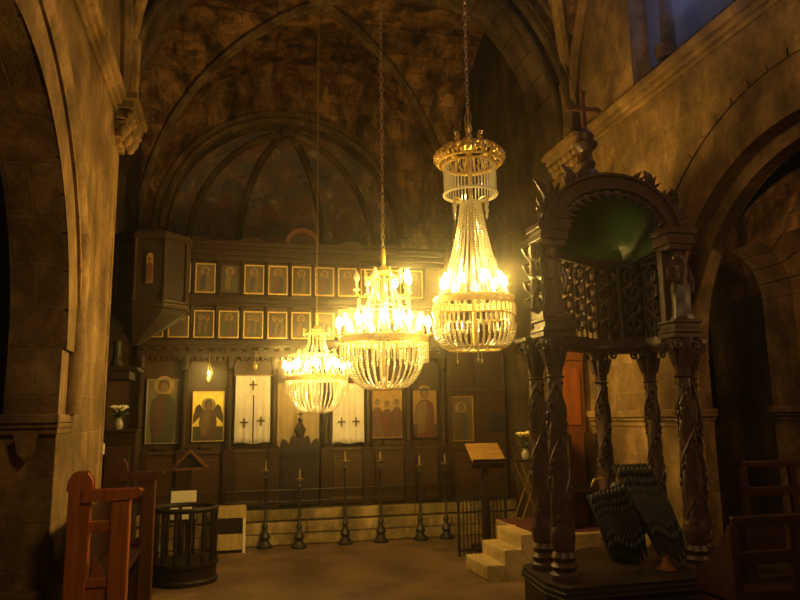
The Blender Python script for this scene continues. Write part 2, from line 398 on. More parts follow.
m.arch(AIX, 3.20, .70, 1.02, 7.0, 7.5, 'xz', 11, gap=.012); m.arch(AIX, 3.20, 1.0, 1.35, 7.12, 7.4, 'xz', 11)
m.box(6.55, 7.0, 0, 6.9, 7.5, 3.2); m.box(4.70, 7.0, 0, 5.15, 7.5, 3.2); m.box(6.87, 7.12, 0, 7.3, 7.4, 5.2)
m.prism([(4.70, 3.2), (AIX-1.3, 3.2)] + [(AIX-1.3*cos(PI*i/16), 3.2+1.3*sin(PI*i/16)) for i in range(17)] + [(7.3, 3.2), (7.3, 5.2), (4.70, 5.2)], 7.14, 7.38)
struct(m.build('trim_16', STONE))
m = MB()
for z0, z1, e in ((1.70,1.75,.02),(1.75,1.79,.05),(1.79,1.87,.08)): m.box(6.55-e, 7.0-e, z0, 6.95, 7.5, z1)
struct(m.build('trim_17', STONE_P, bevel=.01))
vs, fs = [], []
for j in range(2):
    for i in range(25): vs.append((6.0-1.31*cos(PI*i/24), (-1.5, 9.0)[j], 3.35+1.1*sin(PI*i/24)))
for i in range(24): fs.append((i, i+1, i+26, i+25))
struct(MB().add(vs, fs).build('ceiling_aisle', VAULT, smooth=True))
struct(MB().box(4.70, -1.5, 5.2, 7.5, 9.2, 5.3).build('ceiling_aisle.001', STONE_D))
# stone step under the screen
m = MB().box(LX-.415, 10.60, 0, RX, 12.2, .335); m.box(LX-.415, 10.66, .335, RX, 12.2, .50)
struct(m.build('trim_18', STEPS, bevel=.02))

# ------------------------------------------------------------------ iconostasis
YI = 10.90
ico = thing('iconostasis', 'tall dark carved wooden icon screen across the chancel, on pale stone step', 'icon screen', (0, YI, .50))
def P(m, name, mat, parent, off, **kw):                     # build world-space mesh as child of a located root
    m.v = [(x-off[0], y-off[1], z-off[2]) for x, y, z in m.v]; return m.build(name, mat, parent, **kw)
IO = (0, YI, .50)
P(MB().box(-1.765, YI+.06, .50, .62, YI+.16, 4.40).box(1.41, YI+.06, .50, 3.28, YI+.16, 4.40).box(.62, YI+.06, 2.35, 1.41, YI+.16, 4.40), 'back_board', W_ICON2, ico, IO)
cx = [-1.30, -.68, -.03, .62, 1.41, 2.06, 2.71, 3.28]
def col_prof(h):
    return [(.075,0),(.075,.05),(.055,.07),(.06,.10),(.045,.14),(.05,.3),(.052,.5),(.046,h-.22),(.06,h-.20),(.045,h-.18),(.05,h-.12),(.085,h-.04),(.085,h)]
c0 = None
for x in cx:
    if c0 is None: c0 = MB().lathe(col_prof(1.38), 12).build('column', W_ICON, ico, smooth=True)
    o = c0 if x == cx[0] else copy_part(c0, ico)
    o.location = (x, -.06, .85)
p0 = None
for i in range(7):
    x0, x1 = cx[i]+.05, cx[i+1]-.05
    m = MB().box(x0, YI-.04, .52, x1, YI+.07, 1.36)
    m.box(x0, YI-.07, 1.30, x1, YI, 1.36); m.box(x0, YI-.07, .52, x1, YI, .62)
    m.box(x0+.06, YI-.055, .72, x1-.06, YI-.03, 1.22); m.box((x0+x1)/2-.08, YI-.075, 1.38, (x0+x1)/2+.08, YI, 1.44)
    if i == 3: continue
    P(m, 'dado_panel', W_ICON2, ico, IO, bevel=.008)
for x in cx: P(MB().box(x-.09, YI-.14, .50, x+.09, YI+.08, 1.36), 'column_plinth', W_ICON, ico, IO, bevel=.01)
m = MB()
for z0, z1, e in ((2.72,2.78,.13),(2.78,2.90,.09),(2.90,2.96,.17)): m.box(-1.36, YI-e, z0, 3.34, YI+.1, z1)
for k in range(58):
    x = -1.32+.08*k; m.ball((x, YI-.10, 2.70), .032, .045, 6, 4)
for k in range(29):
    x = -1.28+.16*k; m.ball((x, YI-.09, 2.84), .05, .03, 8, 4)
P(m, 'frieze', W_ICON, ico, IO, smooth=True)
m = MB()
for z0, z1, e in ((3.51,3.56,.03),(3.56,3.62,.07),(3.62,3.67,.04),(2.96,3.0,.05)): m.box(-1.33, YI-e, z0, 3.30, YI+.1, z1)
P(m, 'shelf_moulding', W_ICON, ico, IO, bevel=.008)
SPC, X0 = .366, -.445-2*.366
for k in range(-1, 12):
    x = X0+SPC*(k+.5)
    if -1.3 < x < 3.3:
        for z0, z1 in ((3.0,3.51),(3.67,4.22)): P(MB().lathe([(.028,z0),(.03,z0+.04),(.018,z0+.06),(.018,z1-.07),(.03,z1-.04),(.03,z1)], 8, (x, YI-.0, 0)), 'colonnette', W_ICON, ico, IO, smooth=True)
m = MB()
for z0, z1, e in ((4.22,4.30,.03),(4.30,4.38,.07),(4.38,4.44,.13),(4.44,4.50,.17)): m.box(-1.38, YI-e, z0, 3.36, YI+.1, z1)
P(m, 'cornice', W_ICON, ico, IO, bevel=.01)
m = MB()
m.arch(1.02, 4.50, .20, .27, YI-.10, YI-.02, 'xz', 10); P(MB().prism([(1.02+.2*cos(PI*i/12), 4.50+.2*sin(PI*i/12)) for i in range(13)], YI-.06, YI-.03), 'pediment_panel', W_ICON, ico, IO)
P(m, 'pediment', W_STALL2, ico, IO)
for xc, s in ((.25, .13), (1.8, .13), (-.55, .1), (2.5, .1)): P(MB().prism([(xc+s*1.5*cos(PI*i/10), 4.5+s*.7*sin(PI*i/10)) for i in range(11)], YI-.08, YI-.03), 'crest', W_ICON2, ico, IO)
# dark boarded extension to the right of the screen
ext = MB().box(3.34, YI+.0, .5, 4.36, YI+.12, 3.3); ext.box(3.34, YI-.05, 1.28, 4.36, YI, 1.34); ext.box(3.34, YI-.06, 2.2, 4.36, YI, 2.27); ext.box(3.34, YI-.06, 3.2, 4.36, YI, 3.3)
for x in (3.36, 3.84, 4.28): ext.box(x, YI-.045, .5, x+.07, YI, 3.3)
tag(ext.build('wall_panelling', W_ICON2, bevel=.008), 'plain dark boarded panelling filling the gap between icon screen and right wall', 'panelling')

# icons ----------------------------------------------------------------
def pm(name, c): return plain(name, c, .55, 0, .35, 22, .05)
ROBE = [pm('robe_brown', (.085,.036,.017)), pm('robe_blue', (.03,.032,.045)), pm('robe_green', (.045,.045,.020)), pm('robe_red', (.11,.027,.014)), pm('robe_ochre', (.15,.09,.03))]
GND = [pm('ground_dark', (.055,.034,.017)), pm('ground_olive', (.075,.055,.024)), pm('ground_tan', (.11,.07,.03)), GOLDP]
FACE = pm('painted_skin', (.17,.09,.04)); HALO = pm('painted_halo', (.30,.19,.055)); DHAIR = pm('painted_hair', (.05,.03,.02))
def disc(m, x, z, r, y, n=14, ry=None): m.prism([(x+r*cos(2*PI*i/n), z+(ry or r)*sin(2*PI*i/n)) for i in range(n)], y, y+.004)
def figure(m, x, z, h, w, slots, y=0.0, wings=False):
    """haloed standing figure; slots robe, mantle, halo, face, hair"""
    ro, ma, ha, fa, hr = slots
    m.slot(ha); disc(m, x, z+h*.84, w*.36, y-.002)
    if wings:
        m.slot(hr)
        for s in (1, -1): m.prism([(x+s*w*.22, z+h*.70), (x+s*w*.45, z+h*.86), (x+s*w*.62, z+h*.80), (x+s*w*.85, z+h*.40), (x+s*w*.80, z+h*.36), (x+s*w*.40, z+h*.56)], y-.003, y)
    m.slot(ro); m.prism([(x-w*.34, z), (x+w*.34, z), (x+w*.44, z+h*.40), (x+w*.40, z+h*.62), (x+w*.16, z+h*.72), (x-w*.16, z+h*.72), (x-w*.40, z+h*.62), (x-w*.46, z+h*.40)], y-.006, y)
    m.slot(ma); m.prism([(x-w*.30, z+h*.06), (x-.02*w, z+h*.1), (x+w*.12, z+h*.55), (x+w*.05, z+h*.70), (x-w*.28, z+h*.62), (x-w*.42, z+h*.36)], y-.009, y-.005)
    m.slot(hr); disc(m, x, z+h*.845, w*.20, y-.010, 12, w*.25)
    m.slot(fa); disc(m, x, z+h*.82, w*.14, y-.014, 12, w*.19)
def icon(x0, z0, x1, z1, label, group, slots, bg, frame=GOLD, fw=.018, depth=.035, figs=1, wings=False, half=False, low=None, yy=YI+.03, cat='icon'):
    w, h = x1-x0, z1-z0
    t = thing('icon', label, cat, ((x0+x1)/2, yy, z0), 0, group)
    m = MB()
    for a in ((-w/2, 0, w/2, fw), (-w/2, h-fw, w/2, h), (-w/2, fw, -w/2+fw, h-fw), (w/2-fw, fw, w/2, h-fw)): m.box(a[0], -depth, a[1], a[2], .004, a[3])
    m.build('frame', frame, t, bevel=.003)
    m = MB(); m.slot(0).box(-w/2+fw*.8, -.012, fw*.8, w/2-fw*.8, 0, h-fw*.8)
    if low: m.slot(6); m.box(-w/2+fw, -.0135, fw, w/2-fw, -.011, h*low)
    for k in range(figs):
        fx = (k-(figs-1)/2)*w*.30; fh = h*(.82 if not half else 1.05); fww = min(w*.62, h*.42)/(1 if figs == 1 else 1.6)
        figure(m, fx, fw+(.02*h if not half else -0.0), fh*(1-.06*(k % 2)), fww*(1.35 if half else 1), (1,2,3,4,5), -.013, wings)
    m.build('painting', [bg, slots[0], slots[1], HALO, FACE, DHAIR, slots[2] if len(slots) > 2 else bg], t)
    return t
ORD = ['first','second','third','fourth','fifth','sixth','seventh','eighth','ninth','tenth','eleventh','twelfth']
ADJ = {0:'brown-robed',1:'dark blue-robed',2:'dull green-robed',3:'red-robed',4:'ochre-robed'}
for row, (z0, z1, nm) in enumerate(((3.71,4.17,'upper'),(3.02,3.44,'lower'))):
    for k in range(12):
        x = X0+SPC*k; ri = (k*2+row*3+(k//3)) % 5; n = 1 if row == 0 else (2 if k % 3 else 1)
        fr = W_ICON if (row == 0 and k == 3) else GOLD
        what = 'saint' if n == 1 else 'pair of saints'
        icon(x-.15, z0, x+.15, z1, f"{'unframed' if fr is W_ICON else 'gilt-framed'} icon of {ADJ[ri]} {what}, {ORD[k]} from left in {nm} small row", f'small icons in the {nm} row', (ROBE[ri], ROBE[(ri+2) % 5]), GND[(k+row) % 3], fr, figs=n)
big = 'large icons on the lower screen'
icon(-1.22, 1.46, -.74, 2.40, 'large pale icon of a dark-haired robed saint, leftmost on the lower screen', big, (ROBE[2], ROBE[0]), pm('ground_pale', (.13,.105,.05)), CERAM, .014, half=True)
icon(-.57, 1.48, -.11, 2.22, 'bright gold icon of a winged angel, left of the first white curtain', big, (ROBE[0], ROBE[4], ROBE[2]), GOLDB, GOLD, .014, wings=True, low=.30)  # bright gold and dim lower strip paint how light strikes this icon
icon(2.12, 1.46, 2.64, 2.24, 'large gold icon of three standing saints, right of the second white curtain', big, (ROBE[0], ROBE[3]), GOLDP, W_ICON, .02, figs=3)
t = icon(2.78, 1.46, 3.21, 2.24, 'large gold icon with rounded corners over dark ground, second right of the white curtain', big, (ROBE[3], ROBE[4], GND[0]), pm('ground_amber', (.30,.17,.04)), W_ICON, .02, half=True, low=.28)
icon(3.38, 1.40, 3.80, 2.12, 'large dim brown icon of a robed saint on the panelling behind the lectern', big, (ROBE[2], ROBE[0]), GND[2], GOLDP, .02, yy=YI-.002)
o = MB().box(-.15, -.03, 0, .15, 0, .27).build('picture', DARKP, bevel=.006, loc=(4.19, YI-.05, 1.56)); tag(o, 'small dark square picture on the panelling at the far right of the screen', 'picture')
# curtains
def cloth(w, h, n=26, amp=.008, k=5.5, slit=False):
    vs, fs = [], []; rows = 10
    for j in range(rows+1):
        for i in range(n+1):
            u = i/n; z = h*j/rows; a = amp*(1.2-.5*j/rows)
            vs.append(((u-.5)*w*(1+.03*(1-j/rows)), a*sin(u*k*2*PI+.4*sin(3*j/rows)), z + (.012*sin(u*9) if j == 0 else 0)))
    for j in range(rows):
        for i in range(n):
            if slit and i == n//2 and j < 7: continue
            a = j*(n+1)+i; fs.append((a, a+1, a+n+2, a+n+1))
    return MB().add(vs, fs)
def cross_m(x, z, s, y): return MB().box(x-s*.1, y-.006, z-s*.65, x+s*.1, y, z+s*.55).box(x-s*.5, y-.006, z-s*.08, x+s*.5, y, z+s*.12)
def curtain(xc, w, z0, h, label, crosses, slit):
    t = thing('door_curtain', label, 'curtain', (xc, YI-.175, z0), 0, 'white cross curtains on the side doors')
    o = cloth(w, h, slit=slit).build('cloth', CLOTH, t, smooth=True); sm = o.modifiers.new('thick', 'SOLIDIFY'); sm.thickness = .006
    for x, z in crosses: cross_m(x, z, .115, -.024).build('embroidered_cross', CROSSM, t)
    MB().tube([(-w/2-.03, 0, h-.005), (w/2+.03, 0, h-.005)], .010, 8).build('rod', BRASS, t)
curtain(.30, .50, 1.45, 1.0, 'white hanging curtain with slit and three dark crosses, left of the royal doors', [(-.12,.30),(.12,.32),(0,.85)], True)
curtain(1.735, .47, 1.42, .90, 'plain white hanging curtain with two dark crosses, right of the royal doors', [(-.11,.32),(.11,.32)], False)
o = cloth(.66, 1.84, amp=.02, k=6).build('altar_curtain', CLOTH2, smooth=True, loc=(1.015, YI+.21, .505)); o.modifiers.new('thick', 'SOLIDIFY').thickness = .006
tag(o, 'tan curtain hanging in the central doorway behind the low carved doors', 'curtain')
rd = thing('royal_doors', 'low dark carved double doors with pointed crest in the centre of the screen', 'doors', (1.015, YI-.03, .503))
for s in (-1, 1):
    m = MB().box(min(0, s*.29), -.02, .02, max(0, s*.29), .02, .62); m.box(min(s*.05, s*.25), -.035, .1, max(s*.05, s*.25), 0, .54)
    m.prism([(s*.0, .62), (s*.29, .62), (s*.29, .92), (s*.26, .99), (s*.20, .96), (s*.17, .88), (s*.13, 1.02), (s*.09, 1.03), (s*.06, .95), (s*.05, 1.05), (s*.0, 1.10)], -.02, .02)
    lf = m.build('door_leaf', W_BLACK, rd, bevel=.006)
    m = MB()
    for k in range(9):
        a = k*.7; m.tube([(s*(.04+.026*k)+.035*cos(t), -.035, .68+.11*abs(sin(a))+.035*sin(t)) for t in [i*.7 for i in range(9)]], .010, 6, True)
    m.build('scroll_carving', W_BLACK, lf, smooth=True)
m = MB().lathe([(.03,1.02),(.07,1.07),(.09,1.13),(.05,1.20),(.025,1.24),(.04,1.27),(.015,1.31)], 10).box(-.01, -.01, 1.29, .01, .01, 1.42).box(-.04, -.01, 1.35, .04, .01, 1.37)
m.build('crest_finial', W_BLACK, rd, smooth=True)
# vigil lamps
def vigil(x, z, label, lit):
    t = thing('hanging_lamp', label, 'lamp', (x, YI-.20, z), 0, 'oil lamps hanging before the screen')
    MB().lathe([(.005,-.06),(.02,-.04),(.045,0),(.04,.05),(.05,.06)], 12).build('bowl', BRASS, t, smooth=True)
    m = MB()
    for k in range(3):
        a = k*2*PI/3; m.tube([(.045*cos(a), .045*sin(a), .06), (0, 0, .26)], .003, 5)
    m.tube([(0,0,.26),(0,.03,2.74-z)], .003, 5); m.build('chain', BRASS, t)
    MB().ball((0,0,.08), .007, .014).build('flame', BULB if lit else OFF, t, smooth=True)
vigil(-.34, 2.40, 'small brass oil lamp hanging over the bright gold angel icon', True)
vigil(.33, 2.55, 'small brass oil lamp hanging over the slit white curtain', False)

# metal rail and candle stands
rl = thing('altar_rail', 'thin dark metal rail with posts on the stone step before the screen', 'rail', (0, 10.74, .50))
MB().tube([(-.05,0,.26),(3.45,0,.26)], .012, 8).build('top_rail', IRON, rl)
MB().tube([(-.05,0,.10),(3.45,0,.10)], .008, 8).build('lower_rail', IRON, rl)
for i in range(8): MB().tube([(-.05+.5*i,0,0),(-.05+.5*i,0,.27)], .012, 8).build('post', IRON, rl)
CS = [(.50,10.50,1.16,'first from left, beside the slit white curtain'),(.97,10.36,1.04,'shortest, in front of the royal doors'),(1.64,10.45,1.27,'in front of the plain white curtain'),(2.17,10.46,1.25,'in front of the icon of three saints'),(2.77,10.46,1.18,'left of the amber rounded icon'),(3.17,10.46,1.19,'last on the right, nearest the lectern')]
cs0 = None
for x, y, h, d in CS:
    t = thing('candle_stand', 'tall turned floor candlestick, '+d, 'candlestick', (x, y, 0), 0, 'floor candlesticks before the screen')
    MB().lathe([(.11,0),(.11,.03),(.08,.06),(.05,.10),(.075,.15),(.05,.2),(.03,.24),(.045,.30),(.022,.34),(.018,.6),(.02,h-.22),(.035,h-.20),(.016,h-.17),(.016,h-.12)], 14).build('base_and_shaft', IRON, t, smooth=True)
    MB().lathe([(.016,0),(.06,.015),(.068,.03),(.06,.032),(.02,.03)], 14, (0,0,h-.12)).build('drip_tray', BRASS, t, smooth=True)
    MB().lathe([(.012,0),(.011,.13),(.003,.135)], 8, (0,0,h-.09)).build('candle', TAPER, t, smooth=True)

# ------------------------------------------------------------------ chandeliers
def chain_mesh(z0, z1, r=.011, link=.055):
    m = MB(); z = z0; k = 0
    while z < z1:
        ax = k % 2
        pts = []
        for i in range(10):
            a = 2*PI*i/10; u = r*1.5*cos(a); w = link*.62*sin(a)
            pts.append((u if ax == 0 else 0, 0 if ax == 0 else u, z+link*.5+w))
        m.tube(pts, r*.36, 5, True); z += link; k += 1
    return m
def strand(pts, r, n):
    """faceted beads along a polyline of (radius, z)"""
    m = MB(); P_ = [Vector((a, 0, b)) for a, b in pts]; seg = [(P_[i+1]-P_[i]).length for i in range(len(P_)-1)]; tot = sum(seg)
    for k in range(n):
        d = tot*(k+.5)/n; i = 0
        while d > seg[i] and i < len(seg)-1: d -= seg[i]; i += 1
        q = P_[i].lerp(P_[i+1], min(1, d/seg[i])); m.bead(q, r, tot/n*.49, 6)
    return m
def ring_copies(first, parent, n, off=0):
    for k in range(n):
        o = first if k == 0 else copy_part(first, parent)
        o.rotation_euler = (0, 0, off+2*PI*k/n)
def bell(z0, R0, z1, R1, bulge, n=9):
    return [(R0+(R1-R0)*(i/n) + bulge*sin(PI*i/n), z0+(z1-z0)*i/n) for i in range(n+1)]
def basket(R0, z0, R1, z1, n=9):                              # quarter-ellipse bowl
    return [(R1+(R0-R1)*cos(PI/2*i/n), z0-(z0-z1)*sin(PI/2*i/n)) for i in range(n+1)]
def candle_arm(t, r0, r1, dz, lit, s=1, tilt=0):
    a = MB().tube([(r0,0,0),(r0+(r1-r0)*.4,0,-.03*s),(r0+(r1-r0)*.8,0,-.02*s),(r1,0,.02*s)], .008*s, 6).lathe([(.01*s,0),(.032*s,.012*s),(.036*s,.02*s),(.012*s,.02*s)], 10, (r1,0,.02*s)).build('candle_arm', GOLD, t, smooth=True, loc=(0,0,dz))
    MB().lathe([(.012*s,0),(.012*s,.075*s)], 8, (r1,0,.035*s)).build('candle_tube', CANDLE, a, smooth=True)
    MB().lathe([(.010*s,0),(.028*s,.022*s),(.031*s,.040*s),(.018*s,.08*s),(.002*s,.105*s)], 8, (r1,0,.11*s)).build('bulb', BULB if lit else OFF, a, smooth=True)
    return a
def scroll(r0, r1, z0, z1, q=.008):
    pts = [(r0,0,z0),(r0+(r1-r0)*.5,0,z0+(z1-z0)*.9),(r1,0,z1),(r1+.02,0,z1-.02),(r1,0,z1-.035),(r1-.015,0,z1-.02)]
    return MB().tube(pts, q, 6)
def ring(prof, n=40):
    return MB().lathe(prof, n)
def hoop(R_, z, r, n=40): return MB().tube([(R_*cos(2*PI*i/n), R_*sin(2*PI*i/n), z) for i in range(n)], r, 6, True)

def chandelier_tall(loc, ztop, label):
    """long tent-shaped chandelier; local z=0 at the main ring"""
    t = thing('chandelier', label, 'chandelier', loc, .2)
    H = hoop(.365, 0, .012).tube([(.365*cos(2*PI*i/40), .365*sin(2*PI*i/40), .05) for i in range(40)], .012, 6, True)
    vs = []; 
    for i in range(48):
        a = 2*PI*i/48; b = 2*PI*(i+1)/48
        H.add([(.365*cos(a),.365*sin(a),0),(.365*cos(b),.365*sin(b),0),(.365*cos(b),.365*sin(b),.05),(.365*cos(a),.365*sin(a),.05)], [(0,1,2,3)])
    H.build('main_ring', GOLD, t, smooth=True)
    ring_copies(strand(bell(.93,.09,.05,.33,-.035), .0125, 36).build('tent_strand', CRYS, t), t, 24)
    ring_copies(MB().lathe([(.003,0),(.009,-.01),(.009,-.085),(.002,-.10)], 5, (.375,0,0)).build('upper_drop', CRYS, t), t, 44)
    ring_copies(MB().lathe([(.003,-.09),(.009,-.10),(.009,-.19),(.002,-.21)], 5, (.36,0,0)).build('lower_drop', CRYS, t), t, 44, .07)
    hoop(.362, -.10, .008).build('middle_hoop', GOLD, t)
    ring_copies(strand(basket(.375,-.17,.24,-.375), .0135, 11).build('bowl_strand', CRYS, t), t, 40)
    hoop(.245, -.38, .013).build('bowl_hoop', GOLD, t)
    ring_copies(strand([(.245,-.375),(.0,-.35)], .011, 11).build('base_strand', CRYS, t), t, 14)
    for a, r in ((.4,.10),(2.0,.20),(4.6,.06)):
        q = MB().lathe([(.003,0),(.003,-.10)], 5, (r*cos(a), r*sin(a), -.37)).bead((r*cos(a), r*sin(a), -.48), .012, .022); q.build('pendant', CRYS, t)
    ring_copies(candle_arm(t, .22, .29, .05, True, 1.0), t, 9, .3)
    MB().lathe([(.02,-.35),(.02,.99)], 8).build('stem', BRASS, t)
    # little scroll arms with drops under the crown
    s = scroll(.05,.17,.89,.95).build('scroll_arm', GOLD, t, smooth=True)
    MB().bead((.175,0,.89), .02, .045).bead((.175,0,.82), .016, .03).build('drop', CRYS, s)
    ring_copies(s, t, 6)
    # crown: beaded drum hanging from a pierced gilt wreath
    hoop(.25, 0.995, .014).build('drum_hoop', CRYS, t)
    ring_copies(MB().lathe([(.003,0.990),(.0052,0.995),(.0052,1.250),(.003,1.255)], 5, (.245,0,0)).build('drum_rod', CRYS, t), t, 46)
    m = hoop(.25, 1.260, .012).tube([(.30*cos(2*PI*i/40), .30*sin(2*PI*i/40), 1.290) for i in range(40)], .014, 6, True)
    m.tube([(.22*cos(2*PI*i/40), .22*sin(2*PI*i/40), 1.420) for i in range(40)], .012, 6, True)
    m.build('crown_ring', GOLD, t)
    m = MB().tube([(.30,0,1.280),(.335,.0,1.320),(.32,.01,1.370),(.26,0,1.420),(.22,0,1.420)], .013, 6).tube([(.31+.022*cos(i*.9),.05+.022*sin(i*.9)*.8,1.340+.03*sin(i*.9)) for i in range(7)], .010, 6, True).tube([(.27+.018*cos(i*.9),.03,1.390+.025*sin(i*.9)) for i in range(7)], .009, 6, True)
    ring_copies(m.build('wreath_scroll', GOLD, t, smooth=True), t, 22)
    m = MB().tube([(.12,0,1.420),(.15,0,1.470),(.10,0,1.520),(.12,0,1.570),(.15,0,1.560),(.14,0,1.530)], .009, 6).ball((.14,0,1.470), .022)
    ring_copies(m.build('top_scroll', GOLD, t, smooth=True), t, 6)
    MB().lathe([(.02,0.990),(.03,1.390),(.09,1.430),(.05,1.490),(.025,1.570),(.04,1.620),(.015,1.690)], 12).build('top_stem', GOLD, t, smooth=True)
    m = MB()
    for k in range(3): m.tube([(.03*cos(k*2.1), .03*sin(k*2.1), 1.590), (.035*cos(k*2.1+1), .035*sin(k*2.1+1), 1.710), (0,0,1.830)], .007, 5)
    m.build('hook_stirrup', BRASS, t)
    chain_mesh(1.810, 1.81+(ztop-loc[2]-1.81*1.15)/1.15).build('chain', BRASS, t)
    return t
def chandelier_basket(loc, ztop, label, s=1.0, nb=10, upper=True, rz=.15, stem=True):
    t = thing('chandelier', label, 'chandelier', loc, rz)
    Rm = .46*s
    m = MB()
    for i in range(48):
        a = 2*PI*i/48; b = 2*PI*(i+1)/48
        m.add([(Rm*cos(a),Rm*sin(a),-.02*s),(Rm*cos(b),Rm*sin(b),-.02*s),(Rm*1.02*cos(b),Rm*1.02*sin(b),.04*s),(Rm*1.02*cos(a),Rm*1.02*sin(a),.04*s)], [(0,1,2,3)])
    for z in (-.02, .04): m.tube([(Rm*1.01*cos(2*PI*i/40), Rm*1.01*sin(2*PI*i/40), z*s) for i in range(40)], .011*s, 6, True)
    m.build('main_ring', GOLD, t, smooth=True)
    ring_copies(MB().lathe([(.003*s,-.03*s),(.010*s,-.045*s),(.010*s,-.16*s),(.006*s,-.18*s),(.011*s,-.20*s),(.002*s,-.225*s)], 5, (Rm*1.0,0,0)).build('fringe_drop', CRYS, t), t, 46)
    ring_copies(strand(basket(Rm*.93,-.05*s,Rm*.30,-.49*s), .0125*s, 20).build('bowl_strand', CRYS, t), t, 34)
    hoop(Rm*.31, -.495*s, .010*s, 24).build('bowl_hoop', GOLD, t)
    m = MB()
    for k in range(12):
        a = k*PI/6; 
        for j in range(5): m.bead((Rm*.3*(1-j/5)*cos(a), Rm*.3*(1-j/5)*sin(a), (-.49+.10*(j/5)**1.0)*s), .011*s, .016*s)
    m.lathe([(.003,-.48*s),(.02*s,-.44*s),(.03*s,-.40*s),(.01*s,-.34*s)], 8); m.build('bowl_rosette', CRYS, t)
    ring_copies(candle_arm(t, Rm*.9, Rm*1.02, .03*s, True, 1.0*s+.1), t, nb, .25)
    ring_copies(candle_arm(t, Rm*.35, Rm*.62, .10*s, True, 1.0*s), t, 5, .6)
    MB().lathe([(.018*s,-.38*s),(.018*s,.2*s),(.05*s,.25*s),(.02*s,.3*s),(.02*s,.85*s)], 10).build('stem', BRASS, t, smooth=True)
    # tiers of strands and crowns
    tr = (.34*s, .20*s, .15*s)
    ring_copies(strand(bell(.36*s,.20*s,.06*s,.36*s,-.02*s), .0105*s, 15).build('tent_strand', CRYS, t), t, 18)
    for R_, z, n, name in ((.235*s,.40*s,10,'middle_scroll'),(.17*s,.72*s,8,'top_scroll')):
        hoop(R_*.8, z-.03*s, .010*s, 24).build(name.replace('scroll','hoop'), GOLD, t)
        q = MB().tube([(R_*.8,0,z-.03*s),(R_*1.02,0,z-.045*s),(R_*1.22,0,z-.005*s),(R_*1.2,0,z+.04*s),(R_*1.08,0,z+.03*s)], .0085*s, 6).build(name, GOLD, t, smooth=True)
        MB().bead((R_*1.2,0,z-.05*s), .015*s, .035*s).build('drop', CRYS, q)
        ring_copies(q, t, n)
    ring_copies(strand([(.135*s,.70*s),(.125*s,.55*s),(.18*s,.40*s)], .0095*s, 14).build('upper_strand', CRYS, t), t, 14)
    if upper:
        for k, a in enumerate((-.75, .15, .9, 2.0, 3.2, 4.2)):
            q = candle_arm(t, .15*s, .29*s, .50*s, k < 3, 1.15*s); q.rotation_euler = (0,0,a-rz)
    m = MB().lathe([(.02*s,.72*s),(.09*s,.74*s),(.05*s,.78*s),(.02*s,.82*s),(.03*s,.86*s),(.028*s,.98*s),(.012*s,1.0*s)], 12)
    m.build('top_stem', GOLD, t, smooth=True)
    chain_mesh(.98*s, ztop-loc[2], .012 if s > .9 else .007, .06 if s > .9 else .045).build('chain', BRASS, t)
    return t
chandelier_tall((2.32, 6.53, 2.89), 8.45, 'tall narrow crystal chandelier with gilt crown, rightmost and nearest of the three').scale = (1.08, 1.08, 1.15)
chandelier_basket((1.53, 7.14, 2.58), 8.55, 'wide lit crystal basket chandelier, middle of the three', 1.0)
chandelier_basket((1.02, 8.80, 2.28), 8.2, 'smallest lit crystal chandelier, leftmost and farthest, before the royal doors', .84, nb=9, upper=False)

# ------------------------------------------------------------------ carved canopy (right)
cn = thing('carved_canopy', 'dark carved wooden canopy shrine on columns with arch, statues and cross', 'canopy', (3.25, 5.85, 0))
CO = (3.25, 5.85, 0)
FL, FR, CL, BM, BRt, CR = (2.62,5.42), (3.80,5.36), (2.64,5.84), (3.62,6.45), (4.08,6.30), (4.20,5.84)
hexp = [(2.48,5.14), (4.00,5.16), (4.34,5.62), (4.34,6.36), (3.90,6.62), (3.42,6.62), (2.50,6.02), (2.43,5.40)]
def inset(p, k): 
    return [(CO[0]+(x-CO[0])*k, CO[1]+(y-CO[1])*k) for x, y in p]
m = MB().prism(inset(hexp, .97), 0, .42, 'xy').prism(hexp, .42, .46, 'xy').prism(inset(hexp, .985), .46, .50, 'xy').prism(hexp, 0, .07, 'xy')
for i in range(3): m.box(2.52+.49*i, 5.145, .11, 2.94+.49*i, 5.19, .37)
P(m, 'platform', W_BLACK, cn, CO, bevel=.008)
def twisted(h, r, ph=0):
    prof = [(r*1.75,0),(r*1.75,.05),(r*1.3,.07),(r*1.6,.11),(r*1.2,.14),(r*1.5,.18),(r*1.15,.22)]
    n = 90; zt = .24
    for i in range(n+1):
        t = i/n; prof.append((r*(1.30-.42*t + .22*max(0, 1-abs(t-.07)/.07)), zt+(h-.62)*t))
    prof += [(r*1.25,h-.365),(r*.9,h-.35),(r*.95,h-.30),(r*1.1,h-.16),(r*1.7,h-.05),(r*1.7,h-.03)]
    def tw(q, z, a):
        k = 1 if .40 < z < h-.4 else 0
        return q*(1+k*(.10*sin(3*a - z*13 + ph)+.05*sin(5*a+z*31)) + (.10*sin(8*a) if h-.31 < z < h-.06 else 0))
    return MB().lathe(prof, 28, (0,0,0), tw)
def volute(m, sx, y, z, rr):
    m.tube([(sx*.095+rr*(1-j*.07)*cos(PI/2-sx*j*.7), y, z+rr*(1-j*.07)*sin(PI/2-sx*j*.7)) for j in range(12)], [.015-.0006*j for j in range(12)], 6)
    m.ball((sx*.095, y, z), .014)
